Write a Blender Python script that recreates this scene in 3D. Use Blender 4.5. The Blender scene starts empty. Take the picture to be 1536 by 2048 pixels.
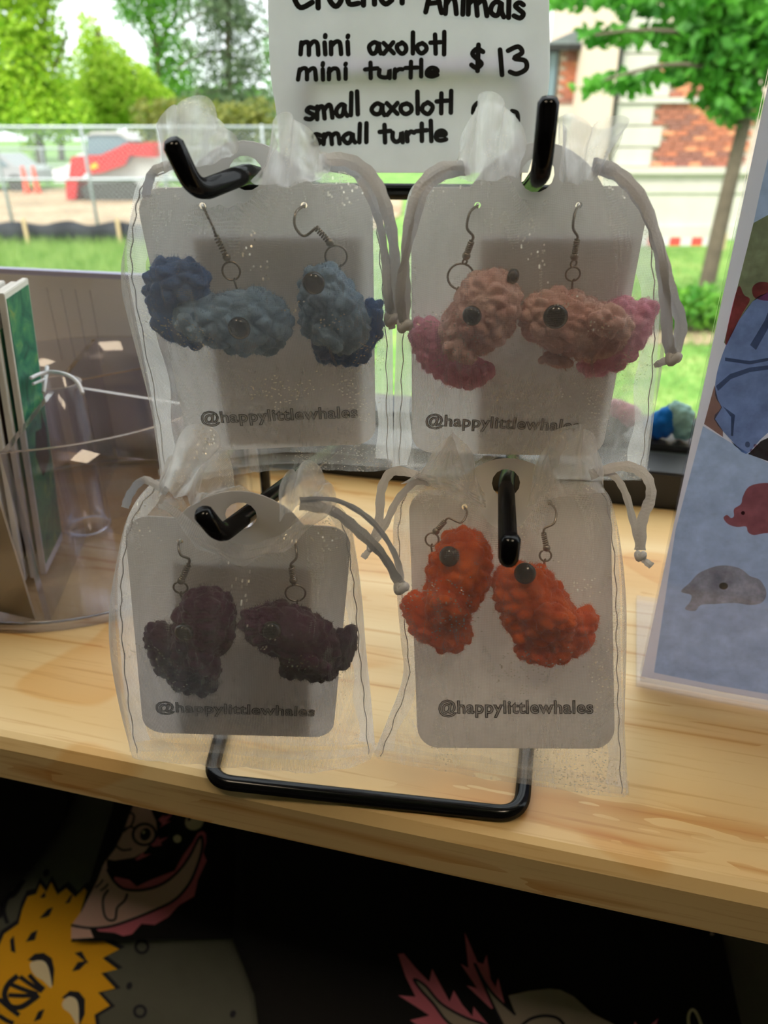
import bpy, bmesh, math, random
from mathutils import Vector, Matrix, noise
from mathutils.geometry import tessellate_polygon
random.seed(7)
scn = bpy.context.scene
COL = scn.collection

# ------------------------------------------------------------------ camera
F, W0, H0 = 1450.0, 1536.0, 2048.0
PITCH, YAW = math.radians(28.0), math.radians(13.7)
CAM = Vector((0, 0, 0.20))
FW = Vector((-math.sin(YAW) * math.cos(PITCH), math.cos(YAW) * math.cos(PITCH), -math.sin(PITCH)))
RT = Vector((math.cos(YAW), math.sin(YAW), 0))
UP = RT.cross(FW)
cd = bpy.data.cameras.new('camera')
cam = bpy.data.objects.new('camera', cd); COL.objects.link(cam)
cam.matrix_world = Matrix((( RT.x, UP.x, -FW.x, CAM.x), (RT.y, UP.y, -FW.y, CAM.y), (RT.z, UP.z, -FW.z, CAM.z), (0, 0, 0, 1)))
cd.sensor_fit = 'VERTICAL'; cd.sensor_height = 36.0; cd.sensor_width = 27.0
cd.lens = F / H0 * 36.0
cd.clip_start = 0.01; cd.clip_end = 400
cd.dof.use_dof = True; cd.dof.focus_distance = 0.215; cd.dof.aperture_fstop = 15.0
scn.camera = cam

# ------------------------------------------------------------------ world, lights, exposure
world = bpy.data.worlds.new('overcast_sky'); scn.world = world; world.use_nodes = True
wn = world.node_tree.nodes; wn['Background'].inputs[0].default_value = (0.93, 0.97, 1.0, 1); wn['Background'].inputs[1].default_value = 1.75
sd = bpy.data.lights.new('sun_offscreen', 'SUN'); sd.energy = 4.2; sd.angle = math.radians(25); sd.color = (1, .96, .88)
sun = bpy.data.objects.new('sun_offscreen', sd); COL.objects.link(sun); sun.rotation_euler = (math.radians(42), 0, math.radians(-30))
vs = scn.view_settings; vs.view_transform = 'Standard'; vs.look = 'None'; vs.exposure = 0.5; vs.gamma = 1.0; vs.use_curve_mapping = False
scn.cycles.transparent_max_bounces = 48; scn.cycles.max_bounces = 9; scn.cycles.transmission_bounces = 10
scn.cycles.caustics_reflective = False; scn.cycles.caustics_refractive = False
scn.cycles.sample_clamp_indirect = 6.0

# ------------------------------------------------------------------ viewing-ray helpers (pixel -> real place)
def ray(x, y): return FW + RT * ((x - 768) / F) + UP * ((1024 - y) / F)
def onz(x, y, z=0.0):
    d = ray(x, y); return CAM + d * ((z - CAM.z) / d.z)
def ony(x, y, Y):
    d = ray(x, y); return CAM + d * (Y / d.y)
def dep(x, y, d): return CAM + ray(x, y) * d
HEAD = Matrix.Rotation(YAW, 4, 'Z')                     # frame turned to the camera's heading
def hp(x, y, D):                                        # pixel at forward distance D, in that frame
    v = (1024 - y) / F; den = math.cos(PITCH) + math.sin(PITCH) * v
    return Vector((D * ((x - 768) / F) / den, D, CAM.z + D * (-math.sin(PITCH) + math.cos(PITCH) * v) / den))

# ------------------------------------------------------------------ object helpers
def link(o, parent=None):
    COL.objects.link(o)
    if parent: o.parent = parent
    return o
def tag(o, label=None, cat=None, group=None, kind=None):
    if label: o['label'] = label
    if cat: o['category'] = cat
    if group: o['group'] = group
    if kind: o['kind'] = kind
    return o
def empty(name, M=None, label=None, cat=None, group=None):
    o = bpy.data.objects.new(name, None); o.empty_display_size = .01; COL.objects.link(o)
    if M is not None: o.matrix_world = M
    return tag(o, label, cat, group)
def obj(name, bm, m, parent=None, smooth=False, M=None):
    me = bpy.data.meshes.new(name); bm.normal_update(); bm.to_mesh(me); bm.free()
    if smooth:
        for p in me.polygons: p.use_smooth = True
    for mm in (m if isinstance(m, (list, tuple)) else [m]): me.materials.append(mm)
    o = bpy.data.objects.new(name, me); link(o, parent)
    if M is not None: o.matrix_local = M
    return o
def struct(name, bm, m, parent=None, **k):
    o = obj(name, bm, m, parent, **k)
    if parent is None: o['kind'] = 'structure'
    return o
def pyobj(name, verts, faces, m, parent=None, smooth=False, uvs=None, M=None):
    me = bpy.data.meshes.new(name); me.from_pydata([tuple(v) for v in verts], [], faces); me.update()
    if smooth: me.polygons.foreach_set('use_smooth', [True] * len(me.polygons))
    if uvs:
        ul = me.uv_layers.new(name='UVMap')
        for l in me.loops: ul.data[l.index].uv = uvs[l.vertex_index]
    for mm in (m if isinstance(m, (list, tuple)) else [m]): me.materials.append(mm)
    o = bpy.data.objects.new(name, me); link(o, parent)
    if M is not None: o.matrix_local = M
    return o
def B(): return bmesh.new()
def box(bm, c, s, M=None, bev=0):
    b = B() if bev else bm
    r = bmesh.ops.create_cube(b, size=1.0)
    for v in r['verts']: v.co = Vector((v.co.x * s[0], v.co.y * s[1], v.co.z * s[2])) + Vector(c)
    if bev:
        bmesh.ops.bevel(b, geom=b.edges[:], offset=bev, segments=2, affect='EDGES')
        t = bpy.data.meshes.new('t'); b.to_mesh(t); b.free()
        if M is not None: t.transform(M)
        bm.from_mesh(t); bpy.data.meshes.remove(t)
    elif M is not None:
        for v in r['verts']: v.co = M @ v.co
    return bm
def ring_frames(pts, up0=Vector((0, 0, 1))):
    n = len(pts); out = []; prev = None
    for i in range(n):
        t = (pts[min(i + 1, n - 1)] - pts[max(i - 1, 0)])
        t = t.normalized() if t.length > 1e-9 else Vector((0, 0, 1))
        if prev is None:
            a = up0 if abs(t.dot(up0)) < .9 else Vector((1, 0, 0))
            s = t.cross(a).normalized()
        else:
            s = (prev - t * prev.dot(t)); s = s.normalized() if s.length > 1e-6 else t.orthogonal().normalized()
        prev = s; out.append((t, s, t.cross(s)))
    return out
def tube(bm, pts, r, seg=10, caps=True, closed=False):
    pts = [Vector(p) for p in pts]; fr = ring_frames(pts); rings = []
    rr = r if isinstance(r, (list, tuple)) else [r] * len(pts)
    for p, (t, s, b), q in zip(pts, fr, rr):
        rings.append([bm.verts.new(p + (s * math.cos(2 * math.pi * k / seg) + b * math.sin(2 * math.pi * k / seg)) * q) for k in range(seg)])
    for i in range(len(rings) - 1 + (1 if closed else 0)):
        a, c = rings[i], rings[(i + 1) % len(rings)]
        for k in range(seg): bm.faces.new((a[k], a[(k + 1) % seg], c[(k + 1) % seg], c[k]))
    if caps and not closed:
        for rg, t, sgn in ((rings[0], fr[0][0], -1), (rings[-1], fr[-1][0], 1)):
            c0 = sum((v.co for v in rg), Vector()) / seg; q = rr[0] if sgn < 0 else rr[-1]
            inner = [bm.verts.new(c0 + (v.co - c0) * .7 + t * (sgn * q * .45)) for v in rg]
            for k in range(seg):
                f = (rg[k], rg[(k + 1) % seg], inner[(k + 1) % seg], inner[k]); bm.faces.new(f if sgn > 0 else f[::-1])
            bm.faces.new(inner if sgn > 0 else inner[::-1])
    return bm
def catmull(pts, n=8, closed=False):
    P = [Vector(p) for p in pts]; out = []; m = len(P)
    for i in range(m if closed else m - 1):
        if closed: a, b, c, d = P[i - 1], P[i], P[(i + 1) % m], P[(i + 2) % m]
        else: a, b, c, d = P[max(i - 1, 0)], P[i], P[i + 1], P[min(i + 2, m - 1)]
        for k in range(n):
            t = k / n
            out.append(.5 * ((2 * b) + (c - a) * t + (2 * a - 5 * b + 4 * c - d) * t * t + (3 * b - a - 3 * c + d) * t ** 3))
    if not closed: out.append(P[-1])
    return out
def rounded(pts, r, n=6):
    """polyline with its inner corners rounded to radius ~r"""
    P = [Vector(p) for p in pts]; out = [P[0]]
    for i in range(1, len(P) - 1):
        a, b, c = P[i - 1], P[i], P[i + 1]
        d1, d2 = (a - b), (c - b); q = min(r, d1.length * .45, d2.length * .45)
        s, e = b + d1.normalized() * q, b + d2.normalized() * q
        for k in range(n + 1):
            t = k / n; out.append(s * (1 - t) ** 2 + b * (2 * t * (1 - t)) + e * t * t)
    out.append(P[-1]); return out
def poly_prism(bm, pts, n, h):
    """flat polygon (3-D points, any winding) pulled out by h along n"""
    n = Vector(n)
    a = [bm.verts.new(Vector(p)) for p in pts]; b = [bm.verts.new(Vector(p) + n * h) for p in pts]
    fb = bm.faces.new(b); fa = bm.faces.new(a[::-1])
    for i in range(len(a)): bm.faces.new((a[i], a[(i + 1) % len(a)], b[(i + 1) % len(a)], b[i]))
    return bm
def lathe(bm, prof, seg=24, M=None):
    rings = []
    for r, z in prof:
        rings.append([bm.verts.new((max(r, 1e-6) * math.cos(2 * math.pi * k / seg), max(r, 1e-6) * math.sin(2 * math.pi * k / seg), z)) for k in range(seg)])
    for i in range(len(rings) - 1):
        for k in range(seg): bm.faces.new((rings[i][k], rings[i][(k + 1) % seg], rings[i + 1][(k + 1) % seg], rings[i + 1][k]))
    if M is not None:
        for rg in rings:
            for v in rg: v.co = M @ v.co
    return bm
def ball(bm, c, r, sub=2, s=(1, 1, 1), M=None):
    g = bmesh.ops.create_icosphere(bm, subdivisions=sub, radius=1.0)
    for v in g['verts']:
        p = Vector((v.co.x * r * s[0], v.co.y * r * s[1], v.co.z * r * s[2]))
        v.co = (M @ p if M is not None else p) + Vector(c)
    return bm

# ------------------------------------------------------------------ material helpers
def hexc(r, g, b):
    f = lambda c: ((c / 255 + .055) / 1.055) ** 2.4 if c > 10 else c / 255 / 12.92
    return (f(r), f(g), f(b), 1)
class NT:
    def __init__(s, name):
        s.m = bpy.data.materials.new(name); s.m.use_nodes = True; s.t = s.m.node_tree
        s.n = s.t.nodes; s.p = s.n['Principled BSDF']; s.out = s.n['Material Output']
    def new(s, typ, **k):
        nd = s.n.new(typ)
        for a, v in k.items():
            if a.startswith('i_'):
                key = a[2:]; key = int(key) if key.isdigit() else key.replace('_', ' ')
                nd.inputs[key].default_value = v
            else: setattr(nd, a, v)
        return nd
    def l(s, a, b): s.t.links.new(a, b)
    def math(s, op, a, b=None, c=None):
        nd = s.new('ShaderNodeMath', operation=op)
        for i, v in enumerate((a, b, c)):
            if v is None: continue
            if isinstance(v, (int, float)): nd.inputs[i].default_value = v
            else: s.l(v, nd.inputs[i])
        return nd.outputs[0]
    def ramp(s, fac, stops):
        nd = s.new('ShaderNodeValToRGB'); e = nd.color_ramp.elements
        while len(e) < len(stops): e.new(.5)
        for q, (pos, c) in zip(e, stops): q.position = pos; q.color = c
        s.l(fac, nd.inputs[0]); return nd.outputs[0]
    def noise(s, scale, detail=3, rough=.5, vec=None, dist=0):
        nd = s.new('ShaderNodeTexNoise', i_Scale=scale, i_Detail=detail, i_Roughness=rough, i_Distortion=dist)
        if vec is not None: s.l(vec, nd.inputs['Vector'])
        return nd.outputs['Fac']
    def coord(s, which='Object'): return s.new('ShaderNodeTexCoord').outputs[which]
    def mapped(s, scale=(1, 1, 1), rot=(0, 0, 0), which='Object'):
        mp = s.new('ShaderNodeMapping'); mp.inputs['Scale'].default_value = scale; mp.inputs['Rotation'].default_value = rot
        s.l(s.coord(which), mp.inputs['Vector']); return mp.outputs[0]
    def bump(s, h, strength=.3, dist=.001):
        nd = s.new('ShaderNodeBump', i_Strength=strength, i_Distance=dist); s.l(h, nd.inputs['Height']); return nd.outputs[0]
def mat(name, c, rough=.5, metal=0, var=0, vscale=20, bump=0, bscale=200, bdist=.001, sheen=0, transl=0, spec=.5):
    N = NT(name); p = N.p
    p.inputs['Base Color'].default_value = c; p.inputs['Roughness'].default_value = rough; p.inputs['Metallic'].default_value = metal
    p.inputs['Specular IOR Level'].default_value = spec
    if sheen: p.inputs['Sheen Weight'].default_value = sheen; p.inputs['Sheen Tint'].default_value = c
    if var:
        f = N.noise(vscale, 4, .6, N.coord())
        N.l(N.ramp(f, [(.3, tuple(x * (1 - var) for x in c[:3]) + (1,)), (.7, tuple(min(1, x * (1 + var)) for x in c[:3]) + (1,))]), p.inputs['Base Color'])
    if bump: N.l(N.bump(N.noise(bscale, 4, .6, N.coord()), bump, bdist), p.inputs['Normal'])
    if transl:
        tr = N.new('ShaderNodeBsdfTranslucent'); tr.inputs[0].default_value = c
        if var: N.l(p.inputs['Base Color'].links[0].from_socket, tr.inputs[0])
        mx = N.new('ShaderNodeMixShader', i_0=transl); N.l(p.outputs[0], mx.inputs[1]); N.l(tr.outputs[0], mx.inputs[2]); N.l(mx.outputs[0], N.out.inputs[0])
    return N.m

def organza(name, base=.02, thr=.15, tint=(.93, .92, .91, 1), pitch=.00042, glint=1.0):
    """sheer woven organza: two sets of fine threads, clear gaps, a few metallic glints"""
    N = NT(name); uv = N.coord('UV'); sp = N.new('ShaderNodeSeparateXYZ'); N.l(uv, sp.inputs[0])
    def thread(o, p): return N.math('POWER', N.math('ABSOLUTE', N.math('SINE', N.math('MULTIPLY', o, math.pi / p))), 3.0)
    th = N.math('MAXIMUM', thread(sp.outputs[0], pitch), thread(sp.outputs[1], pitch * 1.12))
    lw = N.new('ShaderNodeLayerWeight', i_Blend=.35)
    edge = N.math('MULTIPLY', N.math('POWER', lw.outputs['Facing'], 2.0), .42)
    wmap = N.new('ShaderNodeMapping'); wmap.inputs['Scale'].default_value = (150, 45, 1); wmap.inputs['Rotation'].default_value = (0, 0, .6); N.l(uv, wmap.inputs['Vector'])
    wr = N.math('MULTIPLY', N.math('POWER', N.noise(1.0, 3, .6, wmap.outputs[0], 1.5), 3.0), .42)
    fac = N.math('ADD', N.math('ADD', N.math('MULTIPLY', th, thr), base), N.math('ADD', edge, wr))
    fac = N.math('MINIMUM', fac, .93)
    tp = N.new('ShaderNodeBsdfTransparent'); tl = N.new('ShaderNodeBsdfTranslucent'); df = N.new('ShaderNodeBsdfDiffuse')
    tl.inputs[0].default_value = tint; df.inputs[0].default_value = tint
    m1 = N.new('ShaderNodeMixShader', i_0=.28); N.l(tl.outputs[0], m1.inputs[1]); N.l(df.outputs[0], m1.inputs[2])
    # glints: single thread cells whose facet happens to face a lamp
    sn = N.new('ShaderNodeVectorMath', operation='SNAP'); N.l(uv, sn.inputs[0]); sn.inputs[1].default_value = (pitch, pitch * .8, 1)
    wnz = N.new('ShaderNodeTexWhiteNoise'); wnz.noise_dimensions = '3D'; N.l(sn.outputs[0], wnz.inputs['Vector'])
    gate = N.math('GREATER_THAN', N.noise(55, 2, .5, uv), .56)
    gl = N.new('ShaderNodeBsdfGlossy', i_Roughness=.32); gl.inputs[0].default_value = (1, .92, .72, 1)
    geo = N.new('ShaderNodeNewGeometry'); sub = N.new('ShaderNodeVectorMath', operation='SUBTRACT'); N.l(wnz.outputs['Color'], sub.inputs[0]); sub.inputs[1].default_value = (.5, .5, .5)
    sc = N.new('ShaderNodeVectorMath', operation='SCALE'); N.l(sub.outputs[0], sc.inputs[0]); sc.inputs['Scale'].default_value = 1.2
    ad = N.new('ShaderNodeVectorMath', operation='ADD'); N.l(sc.outputs[0], ad.inputs[0]); N.l(geo.outputs['Normal'], ad.inputs[1])
    nm = N.new('ShaderNodeVectorMath', operation='NORMALIZE'); N.l(ad.outputs[0], nm.inputs[0]); N.l(nm.outputs[0], gl.inputs['Normal'])
    gf = N.math('MULTIPLY', N.math('MULTIPLY', N.math('GREATER_THAN', wnz.outputs['Value'], .93), gate), .5 * glint)
    fac = N.math('MAXIMUM', fac, gf)
    m2 = N.new('ShaderNodeMixShader'); N.l(gf, m2.inputs[0]); N.l(m1.outputs[0], m2.inputs[1]); N.l(gl.outputs[0], m2.inputs[2])
    m3 = N.new('ShaderNodeMixShader'); N.l(fac, m3.inputs[0]); N.l(tp.outputs[0], m3.inputs[1]); N.l(m2.outputs[0], m3.inputs[2])
    N.l(m3.outputs[0], N.out.inputs[0]); N.n.remove(N.p)
    return N.m

def pane(name, c=(1, 1, 1, 1), rough=.0, strength=1.0):
    """thin clear sheet: straight-through light with a Fresnel reflection"""
    N = NT(name); tp = N.new('ShaderNodeBsdfTransparent'); tp.inputs[0].default_value = c
    gl = N.new('ShaderNodeBsdfGlossy', i_Roughness=rough); lw = N.new('ShaderNodeLayerWeight', i_Blend=.5); fr = N.math('ADD', N.math('MULTIPLY', N.math('POWER', lw.outputs['Facing'], 5.0), .9), .035)
    mx = N.new('ShaderNodeMixShader'); N.l(N.math('MULTIPLY', fr, strength), mx.inputs[0]); N.l(tp.outputs[0], mx.inputs[1]); N.l(gl.outputs[0], mx.inputs[2])
    N.l(mx.outputs[0], N.out.inputs[0]); N.n.remove(N.p); return N.m

def wood(name):
    N = NT(name); v = N.mapped((1.1, 17, 17)); v2 = N.mapped((14, 420, 420))
    g = N.noise(1.0, 1.5, .45, v, .35); f = N.noise(1.0, 3, .6, v2); brk = N.noise(9.0, 2, .5, N.mapped((2.5, 14, 14)))
    ring = N.math('PINGPONG', N.math('MULTIPLY', g, 9.0), .5)
    thin = N.math('MULTIPLY', N.math('SUBTRACT', 1.0, N.math('MINIMUM', N.math('MULTIPLY', ring, 11.0), 1.0)), N.math('GREATER_THAN', brk, .47))
    tone = N.ramp(g, [(.30, hexc(218, 172, 104)), (.45, hexc(236, 206, 150)), (.55, hexc(226, 188, 126)), (.70, hexc(238, 210, 158))])
    def mul(c, fac, k):
        m = N.new('ShaderNodeMix', data_type='RGBA'); m.blend_type = 'MULTIPLY'; m.inputs[7].default_value = k; N.l(c, m.inputs[6])
        if isinstance(fac, float): m.inputs[0].default_value = fac
        else: N.l(fac, m.inputs[0])
        return m.outputs[2]
    blot = N.noise(1.0, 1.0, .4, N.mapped((10, 17, 17)), .3)
    kf = N.ramp(blot, [(.60, (0, 0, 0, 1)), (.615, (.85, .85, .85, 1)), (.70, (.55, .55, .55, 1))])
    c = mul(tone, thin, (.80, .60, .40, 1)); c = mul(c, kf, (.93, .78, .58, 1))
    fine = N.ramp(f, [(.30, (.7, .7, .7, 1)), (.44, (0, 0, 0, 1))]); c = mul(c, fine, (.80, .66, .50, 1))
    N.l(c, N.p.inputs['Base Color']); N.p.inputs['Roughness'].default_value = .40
    N.l(N.bump(f, .10, .0003), N.p.inputs['Normal'])
    return N.m

def yarn(name, c, c2=None):
    N = NT(name); p = N.p; c2 = c2 or tuple(x * .62 for x in c[:3]) + (1,)
    vo = N.new('ShaderNodeTexVoronoi', i_Scale=330.0); N.l(N.coord(), vo.inputs['Vector'])
    nz = N.noise(900, 3, .7, N.coord()); q = N.noise(120, 2, .5, N.coord())
    N.l(N.ramp(q, [(.35, c2), (.62, c)]), p.inputs['Base Color'])
    p.inputs['Roughness'].default_value = .95; p.inputs['Sheen Weight'].default_value = .35; p.inputs['Sheen Roughness'].default_value = .5
    p.inputs['Specular IOR Level'].default_value = .1
    N.l(N.bump(nz, .6, .0006), p.inputs['Normal'])
    tr = N.new('ShaderNodeBsdfTranslucent'); tr.inputs[0].default_value = c
    mx = N.new('ShaderNodeMixShader', i_0=.22); N.l(p.outputs[0], mx.inputs[1]); N.l(tr.outputs[0], mx.inputs[2]); N.l(mx.outputs[0], N.out.inputs[0])
    return N.m

M = {}
M['pine'] = wood('pine_shelf_wood')
def gloss_black(name):
    N = NT(name); df = N.new('ShaderNodeBsdfDiffuse'); df.inputs[0].default_value = (.004, .004, .005, 1); gl = N.new('ShaderNodeBsdfGlossy', i_Roughness=.16)
    lw = N.new('ShaderNodeLayerWeight', i_Blend=.5); f = N.math('ADD', N.math('MULTIPLY', N.math('POWER', lw.outputs['Facing'], 5.0), .22), .035)
    mx = N.new('ShaderNodeMixShader'); N.l(f, mx.inputs[0]); N.l(df.outputs[0], mx.inputs[1]); N.l(gl.outputs[0], mx.inputs[2]); N.l(mx.outputs[0], N.out.inputs[0]); N.n.remove(N.p); return N.m
M['black_wire'] = gloss_black('black_gloss_wire')
M['frame'] = mat('black_window_frame', (.012, .012, .012, 1), .45)
M['ledge'] = mat('grey_green_frame_ledge', (.05, .062, .06, 1), .35)
M['glass'] = pane('window_glass', (.97, .985, .98, 1), 0, .35)
M['acrylic'] = pane('clear_acrylic', (.93, .93, .965, 1), .02, 1.0)
def cut_acrylic(name, c, rough):
    N = NT(name); p = N.p; p.inputs['Base Color'].default_value = c; p.inputs['Roughness'].default_value = rough; p.inputs['Transmission Weight'].default_value = 1.0; p.inputs['IOR'].default_value = 1.49; return N.m
M['acryl_edge'] = cut_acrylic('acrylic_cut_edge', (.80, .77, .90, 1), .22)
M['acryl_light'] = cut_acrylic('acrylic_polished_rim', (.93, .93, .96, 1), .10)
M['wall'] = mat('interior_wall_paint', (.24, .22, .20, 1), .8, var=.05)
M['ceiling'] = mat('ceiling_paint', (.42, .40, .37, 1), .9)
M['floor'] = mat('dark_floor', (.05, .045, .04, 1), .5, var=.2, vscale=5)
M['organza'] = organza('sheer_white_organza')
M['organza2'] = organza('gathered_organza', base=.20, thr=.26, glint=1.3)
M['card'] = mat('white_earring_card', (.80, .78, .775, 1), .6, bump=.08, bscale=600, bdist=.0003, transl=.56)
M['insert'] = mat('cream_insert_card', (.84, .80, .77, 1), .7, transl=.5)
M['ink'] = mat('printed_ink', (.012, .011, .011, 1), .7)
M['marker'] = mat('black_marker_ink', (.006, .006, .007, 1), .45)
M['cardwhite'] = mat('card_lettering_fill', (.74, .72, .71, 1), .6, transl=.45)
M['paper'] = mat('white_sign_paper', (.86, .86, .89, 1), .8, var=.03, vscale=60, bump=.1, bscale=300, bdist=.0005, transl=.55)
M['ribbon'] = mat('satin_drawstring', (.90, .89, .90, 1), .35, bump=.5, bscale=1500, bdist=.0004, transl=.4)
M['silver'] = mat('silver_wire', (.30, .26, .22, 1), .3, 1)
M['eye'] = mat('black_safety_eye', (.006, .006, .006, 1), .12)
M['thread'] = mat('seam_thread', (.5, .48, .5, 1), .8)

# ------------------------------------------------------------------ the room shell
YW = .409                                               # window frame face
bm = B(); box(bm, (-.3, .47, -.65), (6.0, .12, 1.26)); struct('wall_window_below', bm, M['wall'])
bm = B(); box(bm, (-.3, .47, 1.95), (6.0, .12, .5)); struct('wall_window_above', bm, M['wall'])
bm = B(); box(bm, (-2.95, .47, .85), (.7, .12, 1.74)); struct('wall_window_left', bm, M['wall'])
bm = B(); box(bm, (2.35, .47, .85), (.7, .12, 1.74)); struct('wall_window_right', bm, M['wall'])
bm = B(); box(bm, (-.3, -4.05, .46), (6.0, .1, 3.48)); struct('wall_back', bm, M['wall'])
bm = B(); box(bm, (-3.25, -1.8, .46), (.1, 4.66, 3.48)); struct('wall_left', bm, M['wall'])
bm = B(); box(bm, (2.65, -1.8, .46), (.1, 4.66, 3.48)); struct('wall_right', bm, M['wall'])
bm = B(); box(bm, (-.3, -1.8, -1.24), (6.0, 4.66, .08)); struct('floor', bm, M['floor'])
bm = B(); box(bm, (-.3, -1.8, 2.24), (6.2, 4.66, .08)); struct('ceiling', bm, M['ceiling'])
# window: black frame, ledge, glass
w = empty('window_1', Matrix.Translation((-.3, .44, 0))); w['kind'] = 'structure'
bm = B(); box(bm, (0, -.016, .0105), (4.6, .03, .0245), bev=.0012); obj('bottom_rail', bm, M['frame'], w)
bm = B(); box(bm, (0, .012, .0085), (4.6, .052, .0245), bev=.001); obj('ledge', bm, M['ledge'], w)
bm = B(); box(bm, (0, .0345, .0105), (4.6, .056, .0285), bev=.001); obj('glazing_bead', bm, M['frame'], w)
bm = B(); box(bm, (0, .03, 1.69), (4.6, .08, .06)); obj('top_rail', bm, M['frame'], w)
for x in (-2.27, 2.27): bm = B(); box(bm, (x, .03, .85), (.06, .08, 1.66)); obj('side_rail', bm, M['frame'], w)
bm = B(); box(bm, (0, .068, .84), (4.6, .004, 1.68)); obj('pane', bm, M['glass'], w)
# ceiling lamps (warm panels well behind the shelf)
lampm = NT('warm_lamp_diffuser'); lampm.p.inputs['Emission Color'].default_value = (1, .80, .58, 1); lampm.p.inputs['Emission Strength'].default_value = 15.0
for i, (x, y, lb) in enumerate(((-.75, -.62, 'warm square ceiling lamp over the left of the shelf'), (.75, -.62, 'warm square ceiling lamp over the right of the shelf'))):
    t = empty('ceiling_lamp_offscreen', Matrix.Translation((x, y, 2.2)), lb, 'lamp', 'ceiling lamps')
    bm = B()
    for q in ((-.21, 0, .02, .44), (.21, 0, .02, .44)): box(bm, (q[0], 0, -.02), (.02, .44, .04))
    for s in (-.21, .21): box(bm, (0, s, -.02), (.40, .02, .04))
    obj('housing', bm, M['frame'], t)
    bm = B(); box(bm, (0, 0, -.026), (.40, .40, .01)); obj('diffuser_offscreen', bm, lampm.m, t)

# ------------------------------------------------------------------ the pine shelf
bm = B()
prof = [(.1575, -.0205), (.1575, -.0045), (.1600, -.0008), (.1625, 0), (.408, 0), (.408, -.0205)]
L, R = [], []
for y, z in prof: L.append(bm.verts.new((-1.6, y, z))); R.append(bm.verts.new((1.4, y, z)))
for i in range(len(prof)): j = (i + 1) % len(prof); bm.faces.new((L[i], L[j], R[j], R[i]))
bm.faces.new(L[::-1]); bm.faces.new(R)
shelf = obj('wooden_shelf', bm, M['pine'])
tag(shelf, 'long pale pine shelf board with knots under the window', 'shelf')

# ------------------------------------------------------------------ black wire display rack
rack = empty('wire_display_rack', Matrix.Translation((-.06, .24, 0)), 'black wire counter rack with four upturned hooks and a square base', 'rack')
RM = Matrix.Translation((.06, -.24, 0))
RR = .0026
FLc, FRc = Vector((-.0998, .1565, RR)), Vector((.0050, .1675, RR))
BLc, BRc = Vector((-.137, .308, RR)), Vector((.0040, .3235, RR))
bm = B(); tube(bm, rounded([BLc, FLc, FRc, BRc], .0085, 8), RR, 14, caps=False); obj('base_loop', bm, M['black_wire'], rack, True, RM)
ZC = .1765
TL, TR_ = Vector((BLc.x, BLc.y, ZC)), Vector((BRc.x, BRc.y, ZC))
for a, b in ((BLc, TL), (BRc, TR_)):
    bm = B(); tube(bm, [a, b + Vector((0, 0, .002))], RR, 14); obj('post', bm, M['black_wire'], rack, True, RM)
def xb(t, z): p = BLc.lerp(BRc, t); return Vector((p.x, p.y, z))
bm = B(); tube(bm, [xb(0, ZC), xb(1, ZC)], RR * 1.2, 14); obj('crossbar', bm, M['black_wire'], rack, True, RM)
bm = B(); tube(bm, [xb(0, .079), xb(1, .079)], RR, 14); obj('crossbar', bm, M['black_wire'], rack, True, RM)
bm = B(); tube(bm, rounded([xb(.21, ZC), xb(.21, .2185), xb(.80, .2185), xb(.80, ZC)], .008), RR * .9, 12); obj('sign_loop', bm, M['black_wire'], rack, True, RM)
# ------------------------------------------------------------------ card frames (position and turn of each hanging card)
def card_matrix(rv, t):
    r = Vector(rv); R3 = Matrix.Rotation(r.length, 3, r.normalized()) @ Matrix(((1, 0, 0), (0, 0, -1), (0, 1, 0)))
    m = R3.to_4x4(); m.translation = Vector(t); return m
CW, CH = .060, .0806
CARD = {
 'UL': card_matrix((.2118, .0149, .3057), (-.0814, .1956, .1473)),
 'UR': card_matrix((.1759, .0015, .1500), (-.0122, .2099, .1469)),
 'LL': card_matrix((.0306, .1054, .2984), (-.0816, .1557, .0672)),
 'LR': card_matrix((-.4046, -.1117, .1325), (-.0050, .1895, .0632))}
CARD['LR'].translation = CAM + (CARD['LR'].translation - CAM) * .97
CINV = {k: m.inverted() for k, m in CARD.items()}
def loc(k, x, y, w=0.0):
    """pixel -> point in card k's own frame on the plane w in front of the card"""
    o = CINV[k] @ CAM; d = CINV[k].to_3x3() @ ray(x, y)
    return o + d * ((w - o.z) / d.z)
def pxr(k, p, r): return r * ((CARD[k] @ p - CAM).dot(FW)) / F

# ---- text as mesh
def text_mesh(body, size, offset=0.0):
    cu = bpy.data.curves.new('t', 'FONT'); cu.body = body; cu.size = size; cu.offset = offset; cu.align_x = 'CENTER'; cu.space_character = 1.06; cu.resolution_u = 3
    o = bpy.data.objects.new('t', cu); COL.objects.link(o)
    dg = bpy.context.evaluated_depsgraph_get(); me = bpy.data.meshes.new_from_object(o.evaluated_get(dg))
    bpy.data.objects.remove(o); bpy.data.curves.remove(cu); return me
def flat_text(name, body, width, m, parent, at, z, offset=0.0, slant=0.0, bold=0.0):
    me = text_mesh(body, 1.0, 0.0); xs = [v.co.x for v in me.vertices]; s = width / (max(xs) - min(xs)); bpy.data.meshes.remove(me)
    me = text_mesh(body, 1.0, offset / s)
    xs = [v.co.x for v in me.vertices]; cx = (max(xs) + min(xs)) / 2
    for v in me.vertices: v.co = Vector(((v.co.x - cx) * s, v.co.y * s * 1.0, z))
    me.materials.append(m); o = bpy.data.objects.new(name, me); link(o, parent)
    o.matrix_local = Matrix.Translation(at) @ Matrix.Rotation(slant, 4, 'Z'); return o

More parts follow.
